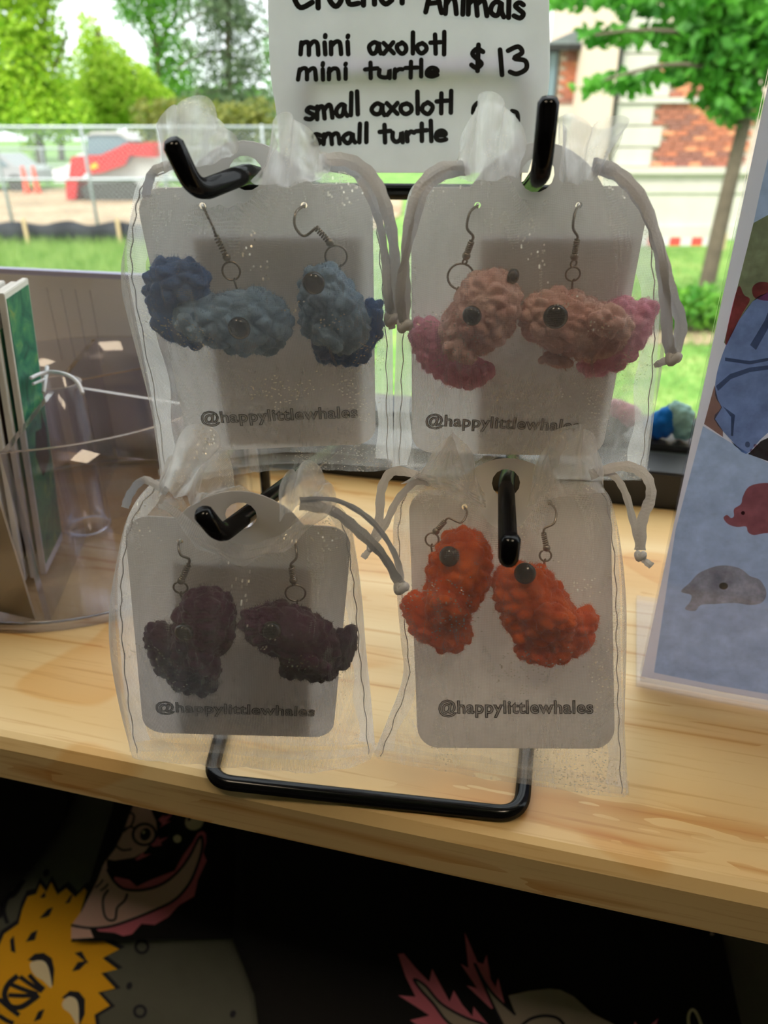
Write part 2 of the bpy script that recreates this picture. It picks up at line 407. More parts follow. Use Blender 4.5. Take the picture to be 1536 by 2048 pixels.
# ------------------------------------------------------------------ cards
hole_px = {'UL': (492, 347), 'UR': (1075, 350), 'LL': (482, 1032), 'LR': (1012, 966)}
earholes = {'UL': ((405, 412), (608, 411)), 'UR': ((955, 411), (1158, 411)), 'LL': ((360, 1083), (588, 1083)), 'LR': ((929, 1014), (1099, 1005))}
def tab_hole(k): return CARD[k] @ loc(k, *hole_px[k])
hooks = {
 'UL': [dep(347, 290, .1600), dep(392, 386, .1690), tab_hole('UL'), dep(520, 352, .2150), xb(.26, ZC)],
 'UR': [dep(1097, 206, .1580), dep(1083, 346, .1680), dep(1058, 376, .2100), xb(.80, ZC)],
 'LL': [dep(407, 1028, .1720), dep(441, 1070, .1790), xb(.40, .079)],
 'LR': [dep(1021, 1079, .1660), dep(1017, 1122, .1700), tab_hole('LR'), xb(.88, .079)]}
for k, pts in hooks.items():
    bm = B(); tube(bm, rounded(pts, .006, 7), RR * .93, 14); obj('hook', bm, M['black_wire'], rack, True, RM)

card_look = {'UL': 'blue', 'UR': 'pink', 'LL': 'purple', 'LR': 'orange'}
def make_card(k):
    hc = loc(k, *hole_px[k]); hx, hy = hc.x, hc.y
    hr = .0042
    # outline: rounded rectangle with a humped hanging tab
    r = .0065; out = []
    def arc(cx, cy, a0, a1, rr, n=6):
        for i in range(n + 1):
            a = math.radians(a0 + (a1 - a0) * i / n); out.append((cx + rr * math.cos(a), cy + rr * math.sin(a)))
    x, y = CW / 2, CH / 2
    arc(-x + r, -y + r, 180, 270, r); arc(x - r, -y + r, 270, 360, r); arc(x - r, y - r, 0, 90, r)
    top = max(hy + .0075, y + .008); tx = max(min(hx, .008), -.008); hw = .0165
    for i in range(13):
        t = 1 - i / 12; xx = tx - hw + 2 * hw * t
        out.append((xx, y + (top - y) * math.sin(math.pi * t) ** .75 if 0 < t < 1 else y))
    arc(-x + r, y - r, 90, 180, r)
    bm = B(); vs_ = [bm.verts.new((a, b, 0)) for a, b in out]
    es = [bm.edges.new((vs_[i], vs_[(i + 1) % len(vs_)])) for i in range(len(vs_))]
    def hole(cx, cy, rr, n=14):
        h = [bm.verts.new((cx + rr * math.cos(2 * math.pi * i / n), cy + rr * math.sin(2 * math.pi * i / n), 0)) for i in range(n)]
        for i in range(n): es.append(bm.edges.new((h[i], h[(i + 1) % n])))
    hole(hx, min(hy, top - hr - .0015), hr)
    for e in earholes[k]: p = loc(k, *e); hole(p.x, p.y, .0009, 8)
    bmesh.ops.triangle_fill(bm, use_beauty=True, use_dissolve=False, edges=es)
    bm.normal_update()
    if sum(f.normal.z for f in bm.faces) < 0: bmesh.ops.reverse_faces(bm, faces=bm.faces)
    c = empty('earring_card', CARD[k], 'white earring card printed with a handle, carrying the %s whale earrings' % card_look[k], 'card', 'earring cards in organza bags')
    face = obj('card_face', bm, M['card'], c)
    sol = face.modifiers.new('thickness', 'SOLIDIFY'); sol.thickness = .0004; sol.offset = -1
    tx = {'UL': (560, 832, .0486), 'UR': (1003, 848, .0472), 'LL': (472, 1419, .0490), 'LR': (1030, 1418, .0466)}[k]
    p = loc(k, tx[0], tx[1] + 8); p.z = 0
    sl = {'UL': .0, 'UR': -.02, 'LL': .0, 'LR': 0}[k]
    flat_text('lettering', '@happylittlewhales', tx[2], M['ink'], c, p, .00012, offset=.00022, slant=sl)
    flat_text('lettering_fill', '@happylittlewhales', tx[2], M['cardwhite'], c, p, .00018, offset=-.00006, slant=sl)
    return c
for k in CARD: make_card(k)
# smaller insert card tucked behind each earring card, its shade showing through
ins = {'UL': ((385, 470), (722, 470), (722, 884), (458, 884)), 'UR': ((960, 472), (1270, 472), (1192, 906), (955, 906)), 'LL': ((345, 1120), (625, 1132), (618, 1470), (362, 1467))}
for k, q in ins.items():
    bm = B(); poly_prism(bm, [loc(k, *p, -.0012) for p in q], (0, 0, -1), .0004)
    o = obj('insert_card', bm, M['insert'], None, M=CARD[k]); tag(o, 'plain cream insert card tucked behind the card of %s whales' % card_look[k], 'card', 'insert cards')

# ------------------------------------------------------------------ crocheted whale earrings
def blob_mesh(spheres, voxel=.00055):
    bm = B()
    for c, r, s in spheres: ball(bm, c, r, 2, s)
    me = bpy.data.meshes.new('b'); bm.to_mesh(me); bm.free()
    o = bpy.data.objects.new('b', me); COL.objects.link(o)
    m = o.modifiers.new('r', 'REMESH'); m.mode = 'VOXEL'; m.voxel_size = voxel
    sm = o.modifiers.new('s', 'SMOOTH'); sm.iterations = 8; sm.factor = .5
    dg = bpy.context.evaluated_depsgraph_get(); out = bpy.data.meshes.new_from_object(o.evaluated_get(dg))
    bpy.data.objects.remove(o); bpy.data.meshes.remove(me)
    for v in out.vertices: pass
    return out
def stitch(me, cell=.0042, amp=.0014):
    ns = [v.normal.copy() for v in me.vertices]
    for v, n in zip(me.vertices, ns):
        p = v.co / cell
        d = noise.voronoi(Vector((p.x, p.y * 1.15, p.z)))[0]
        e = min(1.0, (d[1] - d[0]) * 1.9)
        v.co += n * (amp * (e - .45) + .00022 * noise.noise(p * 5))
    me.polygons.foreach_set('use_smooth', [True] * len(me.polygons)); me.update()
def fuzz(me, n, ln=.0012, rad=.00004):
    vs_, fs = [], []; polys = me.polygons; N_ = len(polys)
    for i in range(n):
        p = polys[random.randrange(N_)]; c = p.center; d = (p.normal + Vector((random.uniform(-1, 1), random.uniform(-1, 1), random.uniform(-1, 1))) * .9).normalized()
        s = d.orthogonal().normalized(); L_ = ln * random.uniform(.4, 1.2); b = len(vs_)
        mid = c + d * L_ * .55 + s * random.uniform(-.2, .2) * L_
        vs_ += [c - s * rad, c + s * rad, mid + s * rad * .8, mid - s * rad * .8, c + d * L_]
        fs += [(b, b + 1, b + 2, b + 3), (b + 3, b + 2, b + 4)]
    return vs_, fs
def chain(k, items, n=6):
    """items: (px, py, r_px, w) -> overlapping spheres in the card frame"""
    P = []
    for x, y, r, w_ in items: p = loc(k, x, y, w_); P.append((p, pxr(k, p, r)))
    out = []
    if len(P) == 1: out.append((P[0][0], P[0][1], (1, 1, 1)))
    for (a, ra), (b, rb) in zip(P, P[1:]):
        for i in range(n + 1): t = i / n; out.append((a.lerp(b, t), ra + (rb - ra) * t, (1, 1, .92)))
    return out
def whale(k, label, body, tail, fins, eyes, ym, tm, hookpts, fm=None):
    e = empty('whale_earring', CARD[k], label, 'earring', 'crocheted whale earrings')
    for name, chains, m in (('body', body, ym), ('tail', tail, tm)) + tuple(('fin', [f], fm or ym) for f in fins):
        sp = []
        for c in chains: sp += chain(k, c)
        me = blob_mesh(sp); stitch(me); me.materials.clear(); me.materials.append(m)
        o = bpy.data.objects.new(name, me); link(o, e)
        area = sum(p.area for p in me.polygons)
        v_, f_ = fuzz(me, int(area * 2.6e6)); tag(pyobj('yarn_fuzz', v_, f_, m, o), kind='stuff')
    for ex, ey, er, ew, an in eyes:
        p = loc(k, ex, ey, ew); r = pxr(k, p, er); bm = B()
        rot = Matrix.Rotation(an, 4, 'Y')
        lathe(bm, [(0, -.001), (r * .95, -.001), (r, 0), (r * .93, r * .22), (r * .72, r * .42), (r * .4, r * .56), (0, r * .62)], 24, Matrix.Translation(p) @ rot)
        obj('eye', bm, M['eye'], e, True)
    # ear wire through the card, spring coil, bead, jump rings
    H = [loc(k, x, y, w_) for x, y, w_ in hookpts]
    wire = [H[0] + Vector((0, -.0030, -.0022)), H[0] + Vector((0, -.0004, -.0016)), H[0]] + H[1:-3]
    bm = B(); tube(bm, catmull(wire, 7), .00036, 7); obj('ear_wire', bm, M['silver'], e, True)
    a, b = H[-4], H[-3]; bm = B(); d = (b - a); s = d.orthogonal().normalized(); t_ = d.normalized().cross(s); pts = []
    for i in range(6 * 10 + 1): f = i / 60; an = f * 6 * 2 * math.pi; pts.append(a + d * f + (s * math.cos(an) + t_ * math.sin(an)) * .00062)
    tube(bm, pts, .00028, 6); obj('spring_coil', bm, M['silver'], e, True)
    bm = B(); ball(bm, b + d.normalized() * .0009, .00115, 2); obj('bead', bm, M['silver'], e, True)
    def ring(p, q, name='jump_ring', face=0.0):
        c = (p + q) / 2; r = (q - p).length / 2; ax = (q - p).normalized(); sd_ = Vector((ax.y, -ax.x, 0)).normalized() * math.cos(face) + Vector((0, 0, 1)) * math.sin(face)
        bm = B(); tube(bm, [c + ax * (r * math.cos(u * math.pi / 10)) + sd_ * (r * math.sin(u * math.pi / 10)) for u in range(20)], .00030, 6, closed=True); obj(name, bm, M['silver'], e, True)
    b2 = b + d.normalized() * .0018
    ring(b2, H[-2], face=.5); ring(H[-2], H[-1], face=0)
    bm = B(); tube(bm, [H[-1] + Vector((.0004, .0006, .0003)), H[-1], H[-1] + Vector((.0003, -.003, -.001))], .0003, 6); obj('eye_pin', bm, M['silver'], e, True)
    return e
Y = {}
Y['b1'] = yarn('sky_blue_yarn', hexc(160, 192, 222)); Y['b2'] = yarn('cornflower_yarn', hexc(92, 136, 200)); Y['b3'] = yarn('ice_blue_yarn', hexc(172, 202, 228))
Y['p1'] = yarn('blush_yarn', hexc(238, 204, 196), hexc(220, 172, 162)); Y['p2'] = yarn('pink_yarn', hexc(246, 190, 214), hexc(236, 158, 192))
Y['v1'] = yarn('plum_yarn', hexc(78, 30, 66)); Y['v2'] = yarn('deep_plum_yarn', hexc(66, 28, 64))
Y['o1'] = yarn('orange_yarn', hexc(238, 108, 24), hexc(208, 80, 12)); Y['o2'] = yarn('coral_orange_yarn', hexc(242, 112, 48), hexc(222, 90, 32))
WH = .0098
whale('UL', 'blue crocheted whale earring with its big tail curled up beside the head',
      [[(520, 645, 68, WH), (480, 645, 66, WH), (420, 640, 52, WH), (375, 625, 46, WH)]],
      [[(365, 640, 44, .008), (340, 600, 52, .008), (342, 566, 52, .008), (378, 562, 44, .009)], [(350, 640, 48, .008), (385, 668, 30, .008)]],
      [[(372, 648, 22, .015), (395, 665, 18, .016)]], [(478, 657, 23, .0195, -.15)], Y['b1'], Y['b2'],
      [(405, 412, 0), (412, 425, .004), (425, 452, .006), (432, 472, .006), (450, 508, .006), (457, 524, .006), (468, 560, .007)], Y['b3'])
whale('UL', 'light blue crocheted whale earring diving down with a cornflower tail',
      [[(650, 580, 54, WH), (668, 625, 66, WH), (690, 655, 56, .010)], [(650, 585, 54, WH), (648, 640, 52, WH)]],
      [[(660, 690, 40, .0075), (700, 692, 44, .0075), (735, 660, 34, .0075), (745, 620, 24, .0075)]],
      [[(655, 668, 24, .016), (672, 690, 18, .017)]], [(627, 567, 23, .0185, -.25)], Y['b1'], Y['b2'],
      [(608, 411, 0), (592, 425, .004), (590, 452, .006), (608, 472, .006), (632, 455, .006), (655, 480, .006), (665, 492, .006), (680, 533, .006)])
whale('UR', 'blush pink crocheted whale earring looking down, both black eyes showing',
      [[(978, 608, 70, WH), (960, 640, 68, WH), (925, 668, 52, .010)]],
      [[(842, 672, 30, .0075), (872, 712, 38, .0075), (915, 738, 40, .0075), (955, 745, 32, .0075)], [(850, 665, 32, .0075), (905, 690, 40, .008)]],
      [[(912, 698, 24, .0155), (935, 715, 20, .016)]], [(943, 632, 20, .0205, -.45), (1028, 553, 15, .011, 1.0)], Y['p1'], Y['p2'],
      [(955, 411, 0), (940, 425, .004), (934, 455, .006), (946, 472, .006), (943, 483, .006), (935, 505, .006), (929, 528, .006), (914, 578, .006)])
whale('UR', 'blush pink crocheted whale earring swimming level with a bright pink tail',
      [[(1085, 632, 52, WH), (1120, 642, 66, WH), (1175, 660, 64, WH), (1210, 668, 50, .010)]],
      [[(1290, 622, 28, .0075), (1270, 660, 36, .0075), (1235, 700, 38, .0075), (1185, 728, 30, .0075)], [(1255, 650, 40, .0075), (1240, 620, 30, .0075)]],
      [[(1205, 640, 34, .0165), (1245, 652, 26, .016)], [(1095, 715, 16, .013), (1130, 725, 16, .013)]], [(1111, 634, 25, .0200, -.1)], Y['p1'], Y['p2'],
      [(1158, 411, 0), (1150, 425, .004), (1146, 455, .006), (1155, 472, .006), (1154, 480, .006), (1150, 506, .006), (1147, 534, .006), (1145, 562, .006)])
whale('LL', 'dark plum crocheted whale earring hanging nose up beside the plum one swimming level',
      [[(415, 1222, 56, WH), (410, 1252, 66, WH), (390, 1295, 52, .010)]],
      [[(318, 1272, 32, .0075), (332, 1310, 36, .0075), (370, 1350, 36, .0075), (408, 1364, 30, .0075)], [(330, 1280, 38, .0075), (380, 1320, 44, .0075)]],
      [[(395, 1310, 26, .016), (425, 1340, 22, .0155)]], [(367, 1266, 19, .0205, -.3)], Y['v1'], Y['v2'],
      [(360, 1083, 0), (357, 1092, .004), (362, 1110, .006), (378, 1118, .006), (377, 1130, .006), (365, 1156, .006), (362, 1164, .006), (360, 1186, .006)])
whale('LL', 'dark plum crocheted whale earring swimming level with its tail past the card edge',
      [[(512, 1245, 36, WH), (555, 1255, 58, WH), (610, 1278, 60, WH), (640, 1292, 46, .010)]],
      [[(696, 1274, 24, .0072), (680, 1305, 32, .0072), (640, 1330, 36, .0075), (585, 1335, 26, .0075)], [(690, 1290, 30, .0075), (650, 1300, 38, .0075)]],
      [[(615, 1315, 24, .0160), (648, 1338, 16, .0165)]], [(543, 1262, 20, .0205, .1)], Y['v1'], Y['v2'],
      [(588, 1083, 0), (592, 1095, .004), (593, 1115, .006), (582, 1128, .006), (583, 1134, .006), (586, 1155, .006), (588, 1170, .006), (594, 1202, .006)])
whale('LR', 'orange crocheted whale earring hanging nose up against the card left edge',
      [[(928, 1112, 60, WH), (918, 1150, 68, WH), (900, 1195, 56, WH), (890, 1220, 46, .010)]],
      [[(832, 1212, 32, .0075), (850, 1248, 36, .0075), (895, 1272, 36, .0075), (925, 1268, 24, .0075)], [(840, 1220, 34, .0075), (900, 1240, 46, .0075)]],
      [[(888, 1200, 28, .0165), (920, 1225, 22, .016)]], [(898, 1113, 21, .0192, -.35)], Y['o1'], Y['o2'],
      [(929, 1014, 0), (934, 1026, .004), (922, 1045, .006), (898, 1036, .006), (890, 1042, .006), (876, 1058, .006), (866, 1066, .006), (862, 1092, .006)])
whale('LR', 'orange crocheted whale earring diving down in front of the wire hook',
      [[(1030, 1165, 50, WH), (1055, 1190, 68, WH), (1095, 1235, 62, WH), (1110, 1250, 48, .010)]],
      [[(1170, 1240, 30, .0075), (1150, 1278, 34, .0075), (1095, 1302, 34, .0075), (1055, 1298, 26, .0075)], [(1150, 1255, 36, .0075), (1100, 1270, 46, .0075)]],
      [[(1095, 1232, 32, .0175), (1130, 1240, 26, .0165)], [(1020, 1240, 22, .012), (1040, 1270, 20, .012)]], [(1050, 1147, 22, .0205, -.1)], Y['o1'], Y['o2'],
      [(1099, 1005, 0), (1112, 1022, .004), (1108, 1046, .006), (1090, 1056, .006), (1087, 1066, .006), (1092, 1090, .006), (1094, 1100, .006), (1088, 1122, .006)])

# ------------------------------------------------------------------ organza drawstring bags
def lerp_curve(pts, t):
    n = len(pts) - 1; f = t * n; i = min(int(f), n - 1); u = f - i
    a, b, c, d = pts[max(i - 1, 0)], pts[i], pts[i + 1], pts[min(i + 2, n)]
    return .5 * ((2 * b) + (c - a) * u + (2 * a - 5 * b + 4 * c - d) * u * u + (3 * b - a - 3 * c + d) * u ** 3)
def pouch(k, left, right, parent, bulge, folds=9, sag=None, seed=0, notch=None):
    Lp = [loc(k, *p) for p in left]; Rp = [loc(k, *p) for p in right]; NS, NT_ = 46, 60
    vs_, uv, fs = [], [], []
    for side in (1, -1):
        b0 = len(vs_)
        for j in range(NT_ + 1):
            t = j / NT_; a, b = lerp_curve(Lp, t), lerp_curve(Rp, t)
            for i in range(NS + 1):
                s = i / NS; p = a.lerp(b, s)
                if sag: p.y += sag(s) * (1 - t) ** 6
                if notch and t > .55:
                    yb, pt = lerp_curve(Lp, .55).lerp(lerp_curve(Rp, .55), s).y, lerp_curve(Lp, 1).lerp(lerp_curve(Rp, 1), s)
                    nc, ne = loc(k, notch[0], notch[2]), loc(k, notch[0] + notch[1], notch[2]); g_ = math.exp(-((pt.x - nc.x) / (ne.x - nc.x)) ** 4)
                    yt = pt.y - max(0, pt.y - nc.y) * g_; p.y = yb + (p.y - yb) * (yt - yb) / (pt.y - yb)
                prof_ = max(0, math.sin(math.pi * s)) ** .30
                depth = (bulge(t) if side > 0 else .0042 * min(1, .35 + t * 4)) * prof_
                gather = max(0, (t - .80) / .20) ** 1.6
                depth *= 1 - .55 * gather
                wrk = .0009 * noise.noise(Vector((s * 7 + seed * 3.1, t * 3 + s * 2.2, side * 2.7))) + .0005 * noise.noise(Vector((s * 26 + t * 7, t * 6 - s * 5, seed + side)))
                fold = .0016 * gather * math.sin(s * folds * 2 * math.pi + seed)
                p.z = side * (depth + .0004) + (wrk * 1.6 + fold) * prof_ + .0
                p.z = side * max(side * p.z, (.0012 if side > 0 else .0022) * min(1, prof_ * 1.6) if 0 < i < NS else 0)
                q = p.copy(); vs_.append(q); uv.append((p.x, p.y))
        for j in range(NT_):
            for i in range(NS):
                a = b0 + j * (NS + 1) + i; f = (a, a + 1, a + NS + 2, a + NS + 1); fs.append(f if side > 0 else f[::-1])
    o = pyobj('pouch', vs_, fs, M['organza'], parent, True, uv)
    # stitched side seams and doubled bottom hem
    for pts, inw in ((Lp, Rp), (Rp, Lp)):
        line = [lerp_curve(pts, t / 40).lerp(lerp_curve(inw, t / 40), .028) + Vector((.0003 * math.sin(t * 1.7), 0, .0016)) for t in range(41)]
        bm = B(); tube(bm, line, .00016, 5); obj('seam', bm, M['thread'], parent, True)
    for pts, inw in ((Lp, Rp), (Rp, Lp)):
        sv, su, sf = [], [], []
        for j in range(41):
            t = j / 40; a, b = lerp_curve(pts, t), lerp_curve(inw, t); ed = (b - a).normalized()
            if sag: a = a.copy(); a.y += 0
            for q, z in ((0, .0006), (.0028 + .0004 * math.sin(j * 1.3), .0040), (.0052 + .0007 * math.sin(j * .9 + seed), .0052)): p = a + ed * q; p.z -= .0022 + z * .3; sv.append(p); su.append((p.x * 1.03, p.y))
        for j in range(40):
            for q in (0, 1): a_ = j * 3 + q; sf.append((a_, a_ + 3, a_ + 4, a_ + 1))
        pyobj('seam_allowance', sv, sf, M['organza2'], parent, True, su)
    a, b = Lp[0], Rp[0]; hv, hu, hf = [], [], []
    for i in range(NS + 1):
        s = i / NS; p = a.lerp(b, s)
        if sag: p.y += sag(s)
        for h, z in ((-.0004, .0022), (.0042 + .0006 * math.sin(s * 19), .0028)):
            hv.append(p + Vector((0, h, z * max(.2, math.sin(math.pi * s) ** .5) + .0012))); hu.append((p.x, p.y + h))
    for i in range(NS): hf.append((2 * i, 2 * i + 2, 2 * i + 3, 2 * i + 1))
    pyobj('hem', hv, hf, M['organza'], parent, True, hu)
    return o
def ruffle(k, bottom, top, parent, w0, w1, folds=4, amp=.0035, curl=.0, seed=0, w0b=None, w1b=None):
    """gathered frill between a neck line and a free edge, with real depth folds"""
    Bp = [loc(k, *p, w0) for p in bottom]; Tp = [loc(k, *p, w1) for p in top]; NS, NT_ = 54, 16; vs_, uv, fs = [], [], []
    for j in range(NT_ + 1):
        t = j / NT_
        for i in range(NS + 1):
            s = i / NS; a, b = lerp_curve(Bp, s), lerp_curve(Tp, s); p = a.lerp(b, t)
            ph = s * folds * 2 * math.pi + seed * 1.7
            am = amp * (.35 + .65 * t)
            p.z += am * math.sin(ph + .8 * math.sin(3 * t)) + .0016 * noise.noise(Vector((s * 9 + seed, t * 4, seed))) + curl * math.sin(math.pi * t)
            p.x += .25 * am * math.cos(ph * 1.0) * t
            vs_.append(p); uv.append((s * .05 + seed * .013, t * .03))
    for j in range(NT_):
        for i in range(NS): a = j * (NS + 1) + i; fs.append((a, a + 1, a + NS + 2, a + NS + 1))
    return pyobj('ruffle', vs_, fs, M['organza2'], parent, True, uv)
def strip(name, P, width, m, parent, twist=0.0, nrm=Vector((0, 0, 1)), seg=6, th=.00014, wob=.25, seed=0):
    P = catmull(P, seg); vs_, fs = [], []; n = len(P)
    for i, p in enumerate(P):
        t = (P[min(i + 1, n - 1)] - P[max(i - 1, 0)]).normalized(); s = t.cross(nrm)
        s = s.normalized() if s.length > 1e-5 else t.orthogonal().normalized(); u = s.cross(t)
        a = twist * math.sin(i / n * 5 + seed) + wob * math.sin(i * .45 + seed)
        d = s * math.cos(a) + u * math.sin(a); e = -s * math.sin(a) + u * math.cos(a); hw = width / 2 * (1 + .10 * math.sin(i * 1.9 + seed))
        vs_ += [p - d * hw, p + e * th, p + d * hw, p - e * th]
    for i in range(n - 1):
        for q in range(4): a = i * 4 + q; b = i * 4 + (q + 1) % 4; fs.append((a, b, b + 4, a + 4))
    fs += [(3, 2, 1, 0), tuple(4 * (n - 1) + q for q in range(4))]
    return pyobj(name, vs_, fs, m, parent, False)
def knot(k, parent_ribbon, x, y, w_, tails, r=.0019):
    p = loc(k, x, y, w_); bm = B()
    tube(bm, catmull([p + Vector((math.cos(a) * r * .6, math.sin(a * 2) * r * .5, math.sin(a) * r * .6)) for a in [i * math.pi / 4 for i in range(8)]], 4, True), r * .55, 8, closed=True)
    ball(bm, p, r * .8, 2)
    obj('knot', bm, M['ribbon'], parent_ribbon, True)
    if tails:
        q = [p] + [loc(k, tx, ty, w_) for tx, ty in tails]; strip('ribbon_end', q, .0020, M['ribbon'], parent_ribbon, .3, seed=x)
def gauss(t, c, s): return math.exp(-((t - c) / s) ** 2)
bags = {}
def bag(k, label): bags[k] = empty('organza_bag', CARD[k], label, 'bag', 'organza drawstring bags'); return bags[k]
# upper left: blue whales
b = bag('UL', 'sheer white organza bag with the blue whales, drawn shut on a hook')
pouch('UL', [(322, 954), (300, 800), (264, 620), (250, 520), (258, 430), (276, 366), (335, 335)], [(787, 928), (786, 800), (785, 660), (776, 540), (766, 440), (752, 364), (672, 338)], b,
      lambda t: .004 + .0240 * gauss(t, .50, .36), seed=1, notch=(440, 95, 402), sag=lambda s: .0055 * math.sin(math.pi * s))
ruffle('UL', [(330, 345), (400, 334), (462, 312)], [(322, 250), (345, 208), (405, 200), (455, 258), (474, 300)], b, .006, .008, 3, .004, seed=1)
ruffle('UL', [(335, 340), (400, 332), (462, 310)], [(335, 225), (375, 198), (415, 215), (440, 246), (470, 296)], b, -.0042, -.0075, 3, .0024, seed=2)
ruffle('UL', [(500, 365), (580, 372), (655, 350)], [(548, 300), (556, 240), (590, 232), (630, 285), (662, 320)], b, .007, .009, 3, .004, seed=3, curl=.003)
ruffle('UL', [(562, 350), (605, 352), (655, 345)], [(566, 320), (570, 255), (584, 240), (625, 300), (655, 330)], b, -.0042, -.0075, 3, .0024, seed=4)
d1 = strip('drawstring', [loc('UL', *p) for p in [(640, 318, .006), (700, 322, .009), (748, 360, .013), (776, 430, .016), (790, 520, .017), (788, 600, .017), (784, 636, .017)]], .0031, M['ribbon'], b, .5, seed=1)
strip('drawstring', [loc('UL', *p) for p in [(645, 330, .006), (700, 338, .008), (735, 380, .013), (760, 450, .015), (772, 530, .016), (776, 590, .017), (784, 636, .017)]], .0024, M['ribbon'], b, .5, seed=2)
knot('UL', d1, 784, 638, .017, [(784, 658)])
strip('drawstring', [loc('UL', *p) for p in [(345, 330, .005), (310, 340, .006), (296, 370, .004), (292, 395, .002)]], .0022, M['ribbon'], b, .5, seed=3)
# upper right: pink whales
b = bag('UR', 'sheer white organza bag with the blush pink whales, drawn shut on a hook')
pouch('UR', [(785, 942), (788, 820), (792, 690), (797, 580), (804, 470), (818, 388), (858, 345)], [(1292, 953), (1304, 860), (1318, 720), (1322, 610), (1314, 500), (1300, 400), (1228, 332)], b,
      lambda t: .0012 + .0028 * min(1, t * 4) + .0240 * gauss(t, .50, .30), seed=5, notch=(1070, 48, 398), sag=lambda s: .001 * math.sin(math.pi * s) + .0085 * math.exp(-((s - .436) / .085) ** 2))
ruffle('UR', [(905, 355), (970, 362), (1036, 350)], [(925, 300), (950, 205), (985, 190), (1026, 225), (1050, 300)], b, .006, .008, 3, .004, seed=5)
ruffle('UR', [(910, 345), (970, 350), (1028, 345)], [(912, 330), (945, 250), (965, 200), (1010, 220), (1034, 270)], b, -.0042, -.0075, 3, .0024, seed=6)
ruffle('UR', [(1118, 360), (1160, 368), (1205, 345)], [(1122, 262), (1140, 232), (1190, 250), (1248, 236), (1215, 325)], b, .006, .009, 3, .004, seed=7)
ruffle('UR', [(1112, 345), (1150, 350), (1200, 340)], [(1116, 250), (1132, 234), (1190, 255), (1252, 250), (1222, 310)], b, -.0042, -.0075, 2, .0024, seed=8)
d1 = strip('drawstring', [loc('UR', *p) for p in [(935, 332, .006), (880, 335, .008), (838, 375, .013), (818, 440, .016), (810, 520, .018), (813, 590, .018), (810, 648, .018)]], .0024, M['ribbon'], b, .5, seed=4)
strip('drawstring', [loc('UR', *p) for p in [(940, 340, .006), (895, 348, .008), (850, 380, .013), (826, 460, .016), (806, 540, .019), (800, 600, .020), (808, 646, .019)]], .0024, M['ribbon'], b, .5, seed=5)
knot('UR', d1, 810, 650, .0185, [])
d2 = strip('drawstring', [loc('UR', *p) for p in [(1185, 328, .006), (1235, 345, .009), (1285, 400, .013), (1320, 490, .016), (1340, 580, .018), (1362, 650, .018), (1345, 715, .018)]], .0030, M['ribbon'], b, .6, seed=6)
strip('drawstring', [loc('UR', *p) for p in [(1190, 338, .006), (1240, 355, .008), (1288, 415, .012), (1318, 500, .016), (1330, 600, .018), (1336, 680, .018), (1345, 715, .018)]], .0028, M['ribbon'], b, .4, seed=7)
knot('UR', d2, 1347, 716, .018, [(1330, 722), (1308, 732)])
# lower left: plum whales
b = bag('LL', 'sheer white organza bag with the plum whales, its mouth flaring open round the hook')
pouch('LL', [(262, 1498), (246, 1400), (234, 1280), (231, 1180), (240, 1090), (262, 1020), (305, 968)], [(750, 1500), (742, 1400), (732, 1300), (724, 1200), (712, 1110), (695, 1040), (650, 995)], b,
      lambda t: .004 + .0240 * gauss(t, .45, .36), seed=9, notch=(480, 105, 1098), sag=lambda s: .0018 * math.sin(2 * math.pi * s) + .001)
ruffle('LL', [(330, 1000), (410, 1060), (470, 1085), (540, 1080), (610, 1030), (655, 990)], [(318, 1010), (395, 1088), (462, 1125), (540, 1112), (620, 1062), (668, 1010)], b, .007, .0125, 4, .0016, seed=9, curl=.002)
ruffle('LL', [(310, 985), (350, 990), (395, 1010)], [(330, 930), (372, 862), (442, 880), (400, 945), (415, 1000)], b, .005, .008, 3, .0035, seed=10)
ruffle('LL', [(325, 985), (370, 985), (420, 1000)], [(345, 900), (385, 865), (440, 890), (470, 960), (500, 990)], b, -.0042, -.0075, 3, .0024, seed=11)
ruffle('LL', [(560, 1040), (600, 1010), (650, 1000)], [(560, 985), (585, 940), (622, 930), (662, 968), (666, 1010)], b, .006, .009, 3, .003, seed=12)
ruffle('LL', [(570, 1008), (600, 1005), (640, 1000)], [(572, 985), (590, 945), (630, 935), (660, 975), (655, 1010)], b, -.0042, -.0075, 3, .0024, seed=13)
d1 = strip('drawstring', [loc('LL', *p) for p in [(600, 1008, .008), (665, 1022, .011), (715, 1060, .012), (765, 1110, .012), (795, 1160, .012), (802, 1172, .012)]], .0030, M['ribbon'], b, .3, seed=8)
strip('drawstring', [loc('LL', *p) for p in [(600, 1000, .008), (670, 1000, .011), (735, 1035, .011), (780, 1090, .011), (800, 1140, .011), (803, 1172, .012)]], .0017, M['ribbon'], b, .3, seed=9)
knot('LL', d1, 803, 1174, .012, [])
strip('drawstring', [loc('LL', *p) for p in [(335, 985, .006), (290, 960, .006), (262, 985, .003), (250, 1015, .001)]], .0020, M['ribbon'], b, .3, seed=10)
